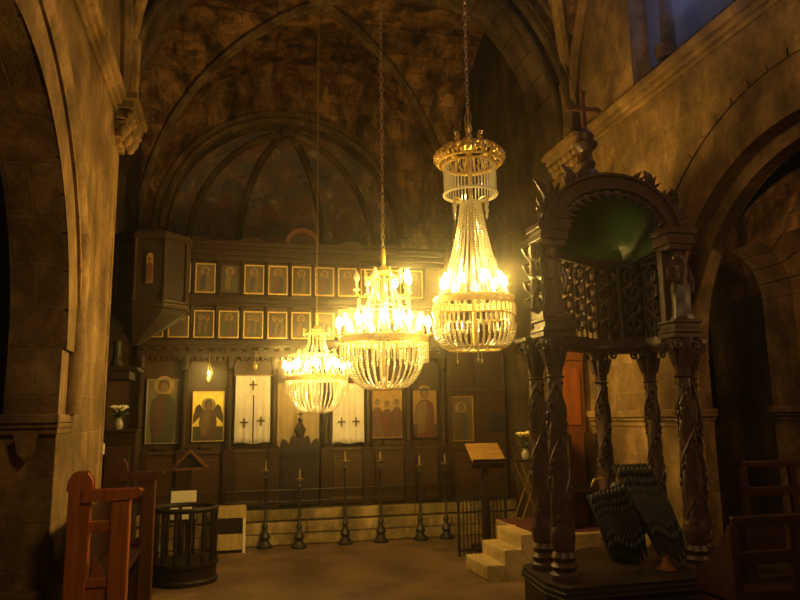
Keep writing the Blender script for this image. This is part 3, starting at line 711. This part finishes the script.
for i, (x, y) in enumerate((FL, FR, CL, BM, BRt, CR)):
    rr = .068 if i < 3 else .062
    o = twisted(1.98, rr, i).build('column', W_CAN, cn, smooth=True, loc=(x-CO[0], y-CO[1], .50))
    m = MB()
    for sx in (-1, 1):
        for yy in (-.095, .095): volute(m, sx, yy, 1.885, .046)
    m.box(-.14,-.12,1.945,.14,.12,1.98).box(-.10,-.09,1.90,.10,.09,1.945)
    for k in range(8):
        a = k*PI/4+.2; m.tube([(.06*cos(a),.06*sin(a),1.70),(.082*cos(a),.082*sin(a),1.80),(.105*cos(a),.105*sin(a),1.85),(.115*cos(a),.115*sin(a),1.83)], [.02,.026,.02,.008], 6)
    m.build('capital', W_CAN, o, smooth=True)
    m = MB()
    for q in (0, PI):
        m.tube([(rr*1.13*cos(q+z*6.5), rr*1.13*sin(q+z*6.5), .42+z) for z in [.03*k for k in range(39)]], .011, 5)
        for k in range(15):
            z = .06+.075*k; a = q+z*6.5+.5; R0 = rr*(1.26-.25*z)
            m.ball((R0*cos(a), R0*sin(a), .42+z), .021, .030, 7, 4)
            m.ball((R0*cos(a+.75), R0*sin(a+.75), .45+z), .014, .016, 6, 4)
    m.build('vine_carving', W_CAN, o, smooth=True)
# ring beam
def beam(m, a, b, z0, z1, w):
    m.bar((*a, (z0+z1)/2), (*b, (z0+z1)/2), w, z1-z0)
loop = [FL, CL, BM, BRt, CR, FR]
m = MB()
for a, b in zip(loop[:-1], loop[1:]):
    beam(m, a, b, 2.44, 2.49, .13); beam(m, a, b, 2.40, 2.44, .09)
P(m, 'ring_beam', W_CAN, cn, CO)
# pedestals, statues, cornices at the front corners
def statue(m, x, y, z, h):
    m.lathe([(.095,0),(.10,.03*h),(.085,.1*h),(.078,.28*h),(.088,.45*h),(.07,.56*h),(.088,.70*h),(.085,.76*h),(.045,.81*h),(.03,.84*h)], 14, (x,y,z), lambda q, zz, a: q*(1+.09*sin(6*a)*(1 if zz < .5*h else .2)))
    m.ball((x, y-.005, z+.91*h), .050, .066, 10, 7)
    m.tube([(x-.085,y-.0,z+.74*h),(x-.115,y-.03,z+.58*h),(x-.04,y-.095,z+.52*h)], [.03,.027,.02], 8)
    m.tube([(x+.085,y-.0,z+.74*h),(x+.115,y-.02,z+.55*h),(x+.09,y-.04,z+.38*h)], [.03,.027,.02], 8)
for (x, y) in (FL, FR):
    m = MB().box(x-.14, y-.14, 2.485, x+.14, y+.12, 2.52).box(x-.12, y-.12, 2.52, x+.12, y+.11, 2.57).box(x-.14, y-.14, 2.57, x+.14, y+.12, 2.595)
    m.box(x-.11, y+.02, 2.595, x+.11, y+.10, 3.24)
    P(m, 'pier', W_CAN, cn, CO, bevel=.006)
    if x < 3: P(MB().box(x-.135, y-.12, 2.595, x-.112, y+.10, 3.24), 'statue_baffle', W_CAN, cn, CO, bevel=.004)  # added board that keeps chandelier light off the left statue
    m = MB(); statue(m, x, y-.045, 2.595, .63); P(m, 'carved_saint', W_CAN, cn, CO, smooth=True)
    m = MB()
    for z0, z1, e in ((3.22,3.27,.11),(3.27,3.33,.13),(3.33,3.36,.12),(3.36,3.41,.15)): m.box(x-e, y-e, z0, x+e, y+.12, z1)
    P(m, 'corner_cornice', W_CAN, cn, CO, bevel=.006)
for k in range(4):
    z = 2.66+.15*k; m = MB()
    for q in (-1, 1): m.tube([(2.50,5.40,z), (2.44,5.40+q*.05,z+.05), (2.42,5.40+q*.08,z+.10), (2.46,5.40+q*.05,z+.13)], [.03,.035,.028,.012], 7)
    m.ball((2.47,5.40,z+.06), .045, .07, 9, 6); P(m, 'side_leaf', W_CAN, cn, CO, smooth=True)
# front arch with leaf fringe, crest, finial and cross
ax_, ay_, az_ = (FL[0]+FR[0])/2, 5.38, 3.38
RA, RZ = .585, .44
def arcpt(k, t, y): return (ax_+(RA+k)*cos(t), y, az_+(RZ+k)*sin(t))
m = MB(); n = 28
for k0, k1, y0, y1 in ((-.045,.05,ay_-.06,ay_+.06), (.05,.075,ay_-.09,ay_+.06), (-.065,-.045,ay_-.08,ay_+.04)):
    for i in range(n):
        t0, t1 = PI*i/n, PI*(i+1)/n
        q = [arcpt(k0,t0,y0),arcpt(k1,t0,y0),arcpt(k1,t1,y0),arcpt(k0,t1,y0),arcpt(k0,t0,y1),arcpt(k1,t0,y1),arcpt(k1,t1,y1),arcpt(k0,t1,y1)]
        m.add(q, [(0,1,2,3),(7,6,5,4),(0,4,5,1),(2,6,7,3),(1,5,6,2),(0,3,7,4)])
P(m, 'front_arch', W_CAN, cn, CO)
def leaf(m, p, d, s, y):
    """curled acanthus leaf growing from p along direction d (xz)"""
    d = Vector((d[0], 0, d[1])).normalized(); e = Vector((-d.z, 0, d.x)); p = Vector(p)
    for w, dx, l in ((0,0,1.0),(.38,.36,.62),(-.38,-.36,.62)):
        pts = [p, p+d*s*.4*l+e*s*dx*.5, p+d*s*.8*l+e*s*dx+Vector((0,-.03,0)), p+d*s*l+e*s*dx*1.25+Vector((0,-.06,0))]
        m.tube(pts, [s*.13, s*.17, s*.13, s*.04], 7)
m = MB()
for i in range(1, 15):
    t = PI*i/15; p = arcpt(-.06, t, ay_-.03); leaf(m, p, (-cos(t)*.8, -sin(t)), .105, 0)
P(m, 'leaf_fringe', W_CAN, cn, CO, smooth=True)
for t, s in ((.30,.16),(.62,.13),(.92,.12),(1.15,.10),(PI-.30,.16),(PI-.62,.13),(PI-.92,.12),(PI-1.15,.10),(.1,.1),(PI-.1,.1)):
    p = arcpt(.06, t, ay_-.02); m = MB(); leaf(m, p, (cos(t)*.7, sin(t)+.35), s, 0); P(m, 'crest_leaf', W_CAN, cn, CO, smooth=True)
for t, s in ((.45,.20),(.95,.15),(PI-.45,.20),(PI-.95,.15)):
    p = Vector(arcpt(.05, t, ay_)); d = Vector((cos(t)*.5, 0, sin(t)+.5)).normalized()
    P(MB().tube([p, p+d*s*.6+Vector((.03,0,0)), p+d*s, p+d*s*1.15+Vector((-.04,0,.02))], [.045,.05,.03,.01], 7), 'crest_bud', W_CAN, cn, CO, smooth=True)
fx_, fy_, fz_ = 3.22, 5.76, 4.00
m = MB().lathe([(.26,-.22),(.20,-.12),(.13,-.04),(.12,0),(.10,.06),(.07,.09),(.09,.14),(.06,.20),(.055,.26),(.10,.30),(.115,.34),(.08,.37),(.085,.43),(.05,.47),(.03,.50)], 14, (fx_, fy_, fz_), lambda q, z, a: q*(1+.1*sin(7*a)))
P(m, 'finial', W_CAN, cn, CO, smooth=True)
zc = fz_+.46
m = MB().box(fx_-.020, fy_-.015, zc, fx_+.020, fy_+.015, zc+.42).box(fx_-.16, fy_-.014, zc+.22, fx_+.16, fy_+.014, zc+.26)
for dx, dz in ((-.15,.24),(.15,.24),(0,.41)):
    for a in range(3): m.ball((fx_+dx+.022*cos(a*2.1), fy_, zc+dz+.022*sin(a*2.1)), .02, .02, 8, 4)
P(m, 'cross', W_STALL2, cn, CO)
# barrel dome: outer wood, inner green boards
def domepts(k, y): return [(ax_+(RA+k)*cos(PI*i/24), y, az_+(RZ+k)*sin(PI*i/24)) for i in range(25)]
def vaultmesh(k):
    rows = []
    for y, sh, sc_ in ((5.44,0,1),(5.8,.10,1),(6.1,.16,.99),(6.3,.22,.95),(6.42,.25,.85),(6.50,.28,.6),(6.53,.3,.02)):
        rows.append([(ax_+sh+(RA+k)*sc_*cos(-.16+(PI+.32)*i/24), y, az_+(RZ+k)*sc_*sin(-.16+(PI+.32)*i/24)) for i in range(25)])
    vs = [p for r in rows for p in r]; fs = []
    for j in range(len(rows)-1):
        for i in range(24): a = j*25+i; fs.append((a, a+1, a+26, a+25))
    return MB().add(vs, fs)
P(vaultmesh(.03), 'roof_shell', W_CAN, cn, CO, smooth=True)
P(vaultmesh(-.02), 'green_lining', GREEN, cn, CO, smooth=True)['label'] = 'green painted lining'
# upper storey: pierced panels with vine carving between colonnettes
def panel(a, b, n, name):
    a3, b3 = Vector((*a, 0)), Vector((*b, 0)); d = (b3-a3); L_ = d.length; d.normalize(); nrm = Vector((d.y, -d.x, 0))
    if nrm.dot(Vector((CO[0],CO[1],0))-a3) < 0: nrm = -nrm
    m = MB(); bk = MB()
    for i in range(n+1):
        q = a3+d*(L_*i/n); m.lathe([(.035,2.49),(.035,2.53),(.022,2.56),(.022,3.20),(.035,3.24),(.035,3.30)], 9, (q.x, q.y, 0))
    m.bar((*a, 3.32), (*b, 3.32), .10, .08); m.bar((*a, 2.52), (*b, 2.52), .08, .06)
    for i in range(n):
        q = a3+d*(L_*(i+.5)/n); w = L_/n*.33
        for j in range(4):
            zc_ = 2.62+.165*j
            for s in (-1, 1):
                pts = [q+Vector((0,0,zc_)), q+d*s*w*.7+Vector((0,0,zc_+.03)), q+d*s*w*.95+nrm*.02+Vector((0,0,zc_+.10)), q+d*s*w*.35+nrm*.03+Vector((0,0,zc_+.14)), q+d*s*w*.2+nrm*.02+Vector((0,0,zc_+.09))]
                m.tube(pts, [.018,.024,.024,.018,.01], 6)
            m.ball(q+nrm*.02+Vector((0,0,zc_+.155)), .022, .03, 7, 4)
        m.tube([q+Vector((0,0,2.55)), q+Vector((0,0,3.28))], .013, 6)
    return P(m, name, W_CAN, cn, CO, smooth=True)
panel(CL, BM, 5, 'pierced_panel'); panel(BM, BRt, 2, 'pierced_panel'); panel(BRt, CR, 2, 'pierced_panel')
m = MB()
for a, b in ((BM, BRt), (BRt, CR)):
    m.bar((a[0]+.05, a[1]+.05, 2.9), (b[0]+.05, b[1]+.05, 2.9), .02, .82)
P(m, 'back_panel', W_BLACK, cn, CO)

# winged lectern inside the canopy
eg = thing('winged_lectern', 'black carved bird-winged lectern leaning inside the dark canopy', 'lectern', (3.42, 5.85, .50))
EO = (3.42, 5.85, .50)
def wing(tl, tr, br_, bl, name, y0, y1, nf):
    m = MB(); tl, tr, br_, bl = [Vector(p) for p in (tl, tr, br_, bl)]
    for i in range(nf):
        u = (i+.5)/nf; a = tl.lerp(tr, u); b = bl.lerp(br_, u)+Vector((0,0,.05*sin(u*7)))
        mid = a.lerp(b, .5)+Vector((0,-.05,0))
        w = (tr-tl).length/nf*.95
        m.tube([a+Vector((0,0,-.02)), a.lerp(mid,.3), mid, mid.lerp(b,.6), b], [w*.5, w*.75, w*.8, w*.7, w*.2], 7)
        for j in range(7):
            q = a.lerp(b, .1+.11*j)+Vector((0,-.05,0)); m.ball(q, w*.6, .05, 7, 4)
    return P(m, name, BLACKF, eg, EO, smooth=True)
wing((3.00,5.72,1.13),(3.38,5.80,1.20),(3.56,5.70,.56),(3.14,5.60,.56), 'wing', 0, 0, 9)
wing((3.36,5.90,1.36),(3.74,5.94,1.36),(3.95,5.70,.56),(3.62,5.64,.56), 'wing', 0, 0, 8)
m = MB().lathe([(.12,0),(.15,.05),(.20,.25),(.19,.42),(.12,.58),(.07,.68)], 12, (3.46,5.94,.504)); P(m, 'body', BLACKF, eg, EO, smooth=True)
m = MB().tube([(3.03,5.68,1.18),(3.06,5.67,1.24),(3.12,5.67,1.255),(3.18,5.68,1.235)], [.006,.014,.014,.006], 8); P(m, 'gilt_crest', GOLD, eg, EO, smooth=True)
m = MB().lathe([(.09,0),(.05,.03),(.02,.10)], 10, (3.60,5.52,.504), lambda q, z, a: q*(1+.2*sin(5*a)))
P(m, 'foot', W_THR, eg, EO, smooth=True)

# ------------------------------------------------------------------ pulpit
pu = thing('pulpit', 'dark carved octagonal wooden pulpit with small icon, high beside left pier', 'pulpit', (-1.05, 9.35, 0)); PO = (-1.05, 9.35, 0)
def ngon(c, r, n=8, a=PI/8): return [(c[0]+r*cos(a+2*PI*i/n), c[1]+r*sin(a+2*PI*i/n)) for i in range(n)]
pc = (-1.03, 9.35)
def clip(p): return [(max(x, LX-.415), y) for x, y in p]
m = MB().prism(clip(ngon(pc,.44)), 3.2, 4.05, 'xy'); P(m, 'body', W_BLACK, pu, PO)
m = MB().prism(clip(ngon(pc,.50)), 4.03, 4.09, 'xy').prism(clip(ngon(pc,.47)), 4.09, 4.13, 'xy'); P(m, 'top_rail', W_ICON, pu, PO, bevel=.01)
m = MB().prism(clip(ngon(pc,.49)), 3.16, 3.22, 'xy').prism(clip(ngon(pc,.47)), 3.22, 3.27, 'xy'); P(m, 'base_moulding', W_ICON, pu, PO, bevel=.01)
for x, y in ngon(pc, .455):
    if x > LX-.35: P(MB().lathe([(.03,3.25),(.035,3.32),(.022,3.36),(.022,3.96),(.035,4.0),(.03,4.04)], 8, (x, y, 0)), 'corner_colonnette', W_ICON, pu, PO, smooth=True)
vs = []; rings = [(.47,3.18),(.42,3.10),(.30,2.98),(.16,2.86),(.05,2.74)]
m = MB(); pts = []
for r, z in rings: pts += [(max(x-(.47-r)*.45, LX-.415), y, z) for x, y in ngon(pc, r)]
fs = [(j*8+i, j*8+(i+1) % 8, (j+1)*8+(i+1) % 8, (j+1)*8+i) for j in range(4) for i in range(8)]+[tuple(range(8)), tuple(range(32,40))]
m.add(pts, fs); P(m, 'tapered_underside', W_BLACK, pu, PO)
fy = pc[1]-.44*cos(PI/8)
m = MB().box(-1.085, fy-.02, 3.45, -.975, fy+.01, 3.82); m.arch(-1.03, 3.82, .002, .055, fy-.02, fy+.01, 'xz', 6)
m.box(-1.20, fy-.012, 3.36, -1.14, fy+.01, 3.98); m.box(-.92, fy-.012, 3.36, -.86, fy+.01, 3.98)
P(m, 'icon_niche', W_ICON, pu, PO)
m = MB(); m.slot(0).box(-1.07, fy-.028, 3.47, -.99, fy-.018, 3.80); 
m.prism([(-1.03+.04*cos(PI*i/10), 3.80+.045*sin(PI*i/10)) for i in range(11)], fy-.028, fy-.018)
figure(m, -1.03, 3.48, .34, .085, (1,2,0,3,1), fy-.03)
P(m, 'painted_icon', [GOLDP, ROBE[3], ROBE[0], FACE], pu, PO)
m = MB().box(LX-.415, 9.18, 3.22, -1.38, 9.72, 4.08).box(LX-.415, 9.15, 4.06, -1.38, 9.75, 4.14).box(-1.70, 9.165, 3.40, -1.46, 9.185, 3.95)
P(m, 'rear_gallery', W_BLACK, pu, PO, bevel=.01)
m = MB().prism([(LX-.41, 2.62), (LX-.41, 3.2), (-1.30, 3.2), (-1.30, 2.95)], 9.2, 9.7); P(m, 'gallery_bracket', W_BLACK, pu, PO)
# bracket and shelf below the pulpit
m = MB().box(LX-.415, 9.05, 2.40, -1.12, 9.65, 2.45).box(LX-.415, 9.1, 2.30, -1.22, 9.6, 2.40).lathe([(.05,2.45),(.08,2.5),(.05,2.6),(.06,2.80)], 10, (-1.42,9.35,0))
P(m, 'bracket', W_BLACK, pu, PO, bevel=.01)

# ------------------------------------------------------------------ left foreground
st = thing('choir_stall', 'orange-brown wooden choir stall with tall end frame against left pier', 'choir stall', (-.91, 5.6, 0)); SO = (-.98, 5.6, 0)
def arm_frame(y, mt, nm):
    m = MB().box(-1.19, y-.05, 0, -1.04, y+.05, 1.32); m.prism([(-1.19,1.32),(-1.04,1.32),(-1.045,1.38),(-1.08,1.43),(-1.15,1.43),(-1.185,1.38)], y-.05, y+.05)
    b = P(m, 'back_post', mt, st, SO, bevel=.012)
    m = MB().box(-.90, y-.055, 0, -.77, y+.055, 1.27); P(m, 'front_post', mt, st, SO, bevel=.012)
    m = MB().prism([(-1.08,1.24),(-.76,1.255),(-.72,1.265),(-.70,1.29),(-.72,1.305),(-.80,1.30),(-1.08,1.30)], y-.07, y+.07); P(m, 'arm_rest', mt, st, SO, bevel=.014)
    P(MB().box(-1.05, y-.03, 1.02, -.89, y+.03, 1.09), 'side_rail', mt, st, SO, bevel=.008); P(MB().box(-1.05, y-.03, .64, -.89, y+.03, .70).box(-1.05, y-.012, .05, -.89, y+.012, .64), 'side_panel', mt, st, SO, bevel=.008)
arm_frame(5.6, W_STALL, 0); arm_frame(7.35, W_STALL2, 2)
P(MB().box(-1.20, 5.66, .3, -1.16, 7.29, 1.10), 'back_board', W_PEW, st, SO)  # back and seat in darker wood paint the shade between the posts
P(MB().box(-1.15, 5.66, .58, -.86, 7.29, .63), 'seat', W_PEW, st, SO, bevel=.01)
bk = MB().prism([(-.05,0),(.06,0),(-.03,.15)], -.045, -.035).prism([(-.05,0),(-.045,0),(-.03,.15)], -.045, .01).build('leaflet', W_STALL, loc=(-.90, 5.62, .705)); tag(bk, 'folded orange-brown leaflet standing on the side rail of the choir stall', 'leaflet')
# bench line on the left wall
# round railed stand
rs = thing('railed_stand', 'dark round wooden stand with baluster railing beside the choir stall', 'railing', (-.49, 8.70, 0))
MB().lathe([(.38,0),(.38,.04),(.36,.06),(.36,.17),(.38,.19),(.38,.23)], 28).build('base', W_BLACK, rs, smooth=True)
MB().tube([(.345*cos(a), .345*sin(a), .80) for a in [2*PI*i/32 for i in range(32)]], .028, 8, True).build('hand_rail', W_BLACK, rs, smooth=True)
bl = MB().lathe([(.02,.23),(.026,.28),(.018,.33),(.026,.5),(.018,.68),(.024,.76),(.02,.79)], 8, (.345,0,0)).build('baluster', W_BLACK, rs, smooth=True)
ring_copies(bl, rs, 14)
gs = thing('gabled_stand', 'slim dark post topped by a small triangular gable, before the screen', 'stand', (-.50, 9.45, 0))
MB().box(-.13,-.13,0,.13,.13,.05).box(-.03,-.03,.05,.03,.03,1.20).build('post', W_ICON, gs, bevel=.006)
m = MB()
for a, b in (((-.22,1.19),(.0,1.41)),((.0,1.41),(.22,1.19)),((-.22,1.19),(.22,1.19))): m.bar((a[0],-.05,a[1]),(b[0],-.05,b[1]),.05,.028); m.bar((a[0],.05,a[1]),(b[0],.05,b[1]),.05,.028)
m.build('gable', W_STALL2, gs)
MB().prism([(-.2,1.20),(.2,1.20),(0,1.39)], -.01, .01).build('gable_board', W_BLACK, gs)
nt_ = MB().box(-.15,-.006,0,.15,.006,.34).build('notice', PAPER, loc=(-.55, 9.28, .60)); tag(nt_, 'blank white paper notice fixed to the gabled post behind the railing', 'notice')
MB().box(-.17,.006,-.04,.17,.02,.38).box(-.02,.006,-.598,.02,.024,0).build('backing', W_ICON, nt_)
# yellow step box
ys = thing('step_box', 'pale yellow wooden step box at the foot of the stone step, left', 'step box', (.02, 10.40, 0))
MB().box(-.21,-.17,.46,.21,.17,.60).build('top_board', W_PALE, ys, bevel=.008); MB().box(-.20,-.15,.25,.20,.15,.46).build('gap_shade', W_BLACK, ys)  # black box between the boards stands for shade in an open gap
MB().box(-.21,-.17,.04,.16,.17,.25).build('lower_board', W_PALE, ys, bevel=.008)
MB().box(.165,-.19,0,.205,-.15,.46).build('leg', PAPER, ys); MB().box(-.205,-.19,0,-.165,-.15,.46).build('leg', W_PALE, ys)
MB().box(-.16,-.14,0,.16,.14,.04).build('foot_board', W_BLACK, ys)
# flowers and stand at the left wall
cb = thing('side_cabinet', 'tall narrow dark cabinet behind the left pier carrying white lilies', 'cabinet', (-1.30, 9.15, 0))
MB().box(-.20,-.17,0,.20,.2,1.66).build('body', W_ICON, cb, bevel=.01); MB().box(-.215,-.19,1.66,.215,.21,1.70).build('top', W_ICON, cb, bevel=.01); MB().box(-.14,-.185,.2,.14,-.165,1.5).build('door', W_ICON2, cb, bevel=.006)
def flowers(loc, label, pet, n, spread, h, group='flower arrangements'):
    t = thing('flower_vase', label, 'flowers', loc)
    MB().lathe([(.04,0),(.055,.03),(.06,.07),(.035,.12),(.045,.14)], 12).build('vase', CERAM, t, smooth=True)
    st_ = MB(); rr = random.Random(n*7)
    heads = []
    for k in range(n):
        a = rr.uniform(0, 2*PI); d = rr.uniform(.3, 1)*spread; hh = h*rr.uniform(.75, 1.1); p = (d*cos(a), d*sin(a), .14+hh); heads.append(p)
        st_.tube([(0,0,.1),(p[0]*.4,p[1]*.4,.14+hh*.5),p], .004, 5)
    for k in range(n+4):
        a = rr.uniform(0, 2*PI); d = spread*rr.uniform(.6,1.2)
        st_.tube([(0,0,.12),(d*.5*cos(a),d*.5*sin(a),.14+h*.4),(d*cos(a),d*sin(a),.14+h*rr.uniform(.2,.9))], [.003,.016,.002], 6)
    st_.build('foliage', LEAF, t, smooth=True)
    for p in heads:
        m = MB()
        for j in range(6):
            a = j*PI/3; m.tube([p, (p[0]+.03*cos(a), p[1]+.03*sin(a), p[2]+.035), (p[0]+.06*cos(a), p[1]+.06*sin(a), p[2]+.03)], [.006,.02,.003], 6)
        m.ball(p, .012); m.build('bloom', pet, t, smooth=True)
flowers((-1.32, 9.05, 1.70), 'white lilies in a vase on the tall dark cabinet by left pier', PETAL, 6, .12, .10)
cd = thing('wall_candle', 'short white candle on a dark bracket, low beside the left pier', 'candle', (-1.46, 8.955, 1.42))
MB().lathe([(.02,0),(.02,.12),(.004,.125)], 10).build('wax', CANDLE, cd, smooth=True); MB().box(-.05,-.05,-.02,.05,.0,0).box(-.02,-.01,-.02,.02,.012,.0).build('bracket', W_BLACK, cd)

# ------------------------------------------------------------------ right middle: stairs, lectern, stand, throne
m = MB().prism([(2.78,0),(2.78,.155),(2.99,.155),(2.99,.31),(3.19,.31),(3.19,.465),(3.40,.465),(3.40,0)], 7.62, 8.35)
tag(m.build('stone_steps', STAIR, bevel=.015), 'three worn pale stone steps rising to the right beside the canopy', 'steps')
struct(MB().box(3.40, 7.62, 0, RX, 9.0, .46).build('floor_dais', STAIR, bevel=.015))
cp = MB().box(3.42, 7.72, .46, 4.33, 8.96, .472).build('carpet', CARPET); tag(cp, 'dark red carpet on the raised platform at the head of the stone steps', 'carpet')
lc = thing('lectern', 'reading lectern with slanted tan wooden top, inside the dark railing', 'lectern', (3.45, 9.45, 0))
MB().box(-.2,-.15,0,.2,.15,.06).box(-.035,-.035,.06,.035,.035,1.22).build('post', W_ICON, lc, bevel=.006)
M_ = Matrix.Translation((0,-.02,1.29)) @ Matrix.Rotation(math.radians(36), 4, 'X')
m = MB().box(-.24,-.20,-.015,.24,.20,.015).move(M_); m.build('desk_top', W_DESK, lc, bevel=.004)
MB().box(-.24,-.20,-.10,.24,-.185,.045).move(M_).box(-.22,-.10,1.14,.22,.16,1.17).build('book_ledge', W_ICON, lc)
rg = thing('lectern_railing', 'dark metal railing of upright bars around the slanted lectern', 'railing', (3.26, 9.1, 0))
m = MB()
for k in range(13): MB().tube([(-.32+.053*k,0,0),(-.32+.053*k,0,.76)], .008, 6).build('bar', IRON, rg)
MB().box(-.34,-.02,.74,.34,.02,.78).build('rail', IRON, rg); MB().box(-.34,-.02,.06,.34,.02,.09).build('rail', IRON, rg)
for x in (-.33, .02, .33): MB().box(x-.015,-.015,0,x+.015,.015,.80 if x < 0 else 1.0).build('post', IRON, rg)
MB().box(-.02,-.015,.97,.34,.015,1.0).build('upper_rail', IRON, rg)
xs = thing('folding_stand', 'thin crossed-leg folding stand with flowers on the carpeted platform', 'stand', (3.78, 8.75, .472))
for y in (-.12, .12):
    MB().tube([(-.15,y,.03),(.15,y,.74)], .009, 6).build('leg', BRASS, xs); MB().tube([(.15,y*.9,.03),(-.15,y*.9,.74)], .009, 6).build('leg', BRASS, xs)
MB().box(-.17,-.15,.74,.17,.15,.76).build('top', W_ICON, xs); MB().tube([(-.15,-.13,.016),(-.15,.13,.016)], .012, 6).build('foot_bar', BRASS, xs); MB().tube([(.15,-.13,.016),(.15,.13,.016)], .012, 6).build('foot_bar', BRASS, xs)
flowers((3.76, 8.75, 1.232), 'cream and yellow flowers in a vase on the crossed-leg stand', PETALY, 5, .10, .16)
th = thing('bishop_throne', 'tall red-brown wooden throne back standing behind the canopy columns', 'throne', (4.10, 7.98, .474))
MB().box(-.21,.10,0,.2,.15,2.0).build('back', W_THR, th, bevel=.01); MB().box(-.21,-.2,0,-.16,.1,1.1).build('side', W_ICON, th, bevel=.01); MB().box(.15,-.2,0,.2,.1,1.1).build('side', W_ICON, th, bevel=.01); MB().box(-.16,-.2,.42,.15,.1,.47).build('seat', W_ICON, th)
MB().prism([(-.24,2.0),(.22,2.0),(.22,2.06),(0,2.2),(-.24,2.06)], .08, .17).build('crest', W_THR, th); MB().box(-.14,.085,1.2,.13,.10,1.9).build('panel', W_STALL, th)

# ------------------------------------------------------------------ pews (right)
def pew(x0, x1, y, h, label):
    t = thing('pew', label, 'pew', (x0, y, 0), 0, 'dark pews in the right aisle'); L_ = x1-x0
    m = MB().box(0,-.02,h-.07,L_,.03,h).build('top_rail', W_PEW, t, bevel=.012); MB().box(0,-.015,h-.34,L_,.025,h-.25).build('middle_rail', W_PEW, t, bevel=.01)
    MB().box(0,-.015,.38,L_,.025,h-.52).build('lower_back_board', W_PEW, t, bevel=.008)
    k = 0; n = max(2, int(L_/.45))
    for i in range(n+1): MB().box(L_*i/n-.03,-.02,0.0,L_*i/n+.03,.03,h-.06).build('stile', W_PEW, t, bevel=.008)
    MB().box(0,.03,.42,L_,.45,.46).build('seat', W_PEW, t, bevel=.01)
    for x in (0, L_-.05): MB().prism([(-.0,0),(.45,0),(.45,.62),(.3,.68),(.05,h-.1),(.0,h-.1)], x, x+.05, 'yz').build('end_panel', W_PEW, t, bevel=.01)
pew(4.88, 7.1, 6.06, 1.33, 'tall dark red pew farther back, beyond the right arch')
pew(3.56, 6.6, 4.60, 1.05, 'lower dark red pew nearer the camera, right of the canopy platform')

# ------------------------------------------------------------------ light, added glare haze, camera
def point(name, loc, e, c, r=.05):
    l = bpy.data.lights.new(name, 'POINT'); l.energy = e; l.color = c; l.shadow_soft_size = r
    o = bpy.data.objects.new(name, l); COL.objects.link(o); o.location = loc; return o
w = bpy.data.worlds.new('World'); sc.world = w; w.use_nodes = True; nt = w.node_tree
nt.nodes['Background'].inputs[0].default_value = (.35,.45,.9,1); nt.nodes['Background'].inputs[1].default_value = .0
GLARE_HAZE = .012  # scattering air added to stand in for lens glare around the bulbs
for nm_, p_, e_ in (('basket_lamp', (2.32, 6.53, 2.72), 46), ('basket_lamp', (1.53, 7.14, 2.36), 46), ('basket_lamp', (1.02, 8.80, 2.10), 34),
                    ('tier_lamp', (2.35, 6.57, 3.34), 26), ('tier_lamp', (2.36, 6.58, 4.15), 10), ('tier_lamp', (1.57, 7.18, 2.98), 22), ('tier_lamp', (1.06, 8.84, 2.58), 14)):
    point(nm_, p_, e_, (1,.74,.26), .03)
point('end_bay_fill', (5.7, 8.1, 3.3), 16, (1,.62,.25), .15)  # added fill light for the dark end bay of the aisle
point('nave_lamp', (1.0, 2.1, 4.7), 480, (1,.66,.26), .3)
point('angel_icon_fill', (-.34, YI-.50, 2.42), 20, (1,.65,.15), .02)  # added fill in front of the oil lamp, brightens the angel icon
point('aisle_fill', (6.0, 4.0, 2.9), 170, (1,.55,.2), .2)  # added fill light that brightens the right aisle, no fitting there
wl_ = bpy.data.lights.new('window_daylight', 'AREA'); wl_.energy = 26; wl_.color = (.38,.44,1); wl_.shape = 'RECTANGLE'; wl_.size = 1.3; wl_.size_y = 1.8
wo = bpy.data.objects.new('window_daylight', wl_); COL.objects.link(wo); wo.location = (RX+.22, wc, 6.7); wo.rotation_euler = (0, math.radians(90), 0)
if GLARE_HAZE:
    v = nt.nodes.new('ShaderNodeVolumeScatter'); v.inputs['Density'].default_value = GLARE_HAZE; v.inputs['Anisotropy'].default_value = .968; v.inputs['Color'].default_value = (1,.95,.85,1)
    nt.links.new(v.outputs[0], nt.nodes['World Output'].inputs['Volume'])

cam = bpy.data.cameras.new('camera'); co = bpy.data.objects.new('camera', cam); COL.objects.link(co); sc.camera = co
cam.sensor_width = 36; cam.lens = 700/800*36; cam.clip_start = .05
pit, yaw, roll = math.atan(117/700), math.radians(13.47), .014
f = Vector((sin(yaw)*cos(pit), cos(yaw)*cos(pit), sin(pit))); r0 = Vector((cos(yaw), -sin(yaw), 0)); u0 = r0.cross(f)
u = u0*cos(roll)+r0*sin(roll); r = r0*cos(roll)-u0*sin(roll)
Mx = Matrix((r, u, -f)).transposed().to_4x4(); Mx.translation = (0,0,1.8); co.matrix_world = Mx

sc.view_settings.view_transform = 'Standard'; sc.view_settings.look = 'None'; sc.view_settings.exposure = -1.3; sc.view_settings.gamma = 1
sc.view_settings.use_curve_mapping = False
cy = sc.cycles
cy.max_bounces = 7; cy.diffuse_bounces = 4; cy.glossy_bounces = 3; cy.transmission_bounces = 4; cy.volume_bounces = 0
cy.sample_clamp_indirect = 4; cy.use_denoising = True
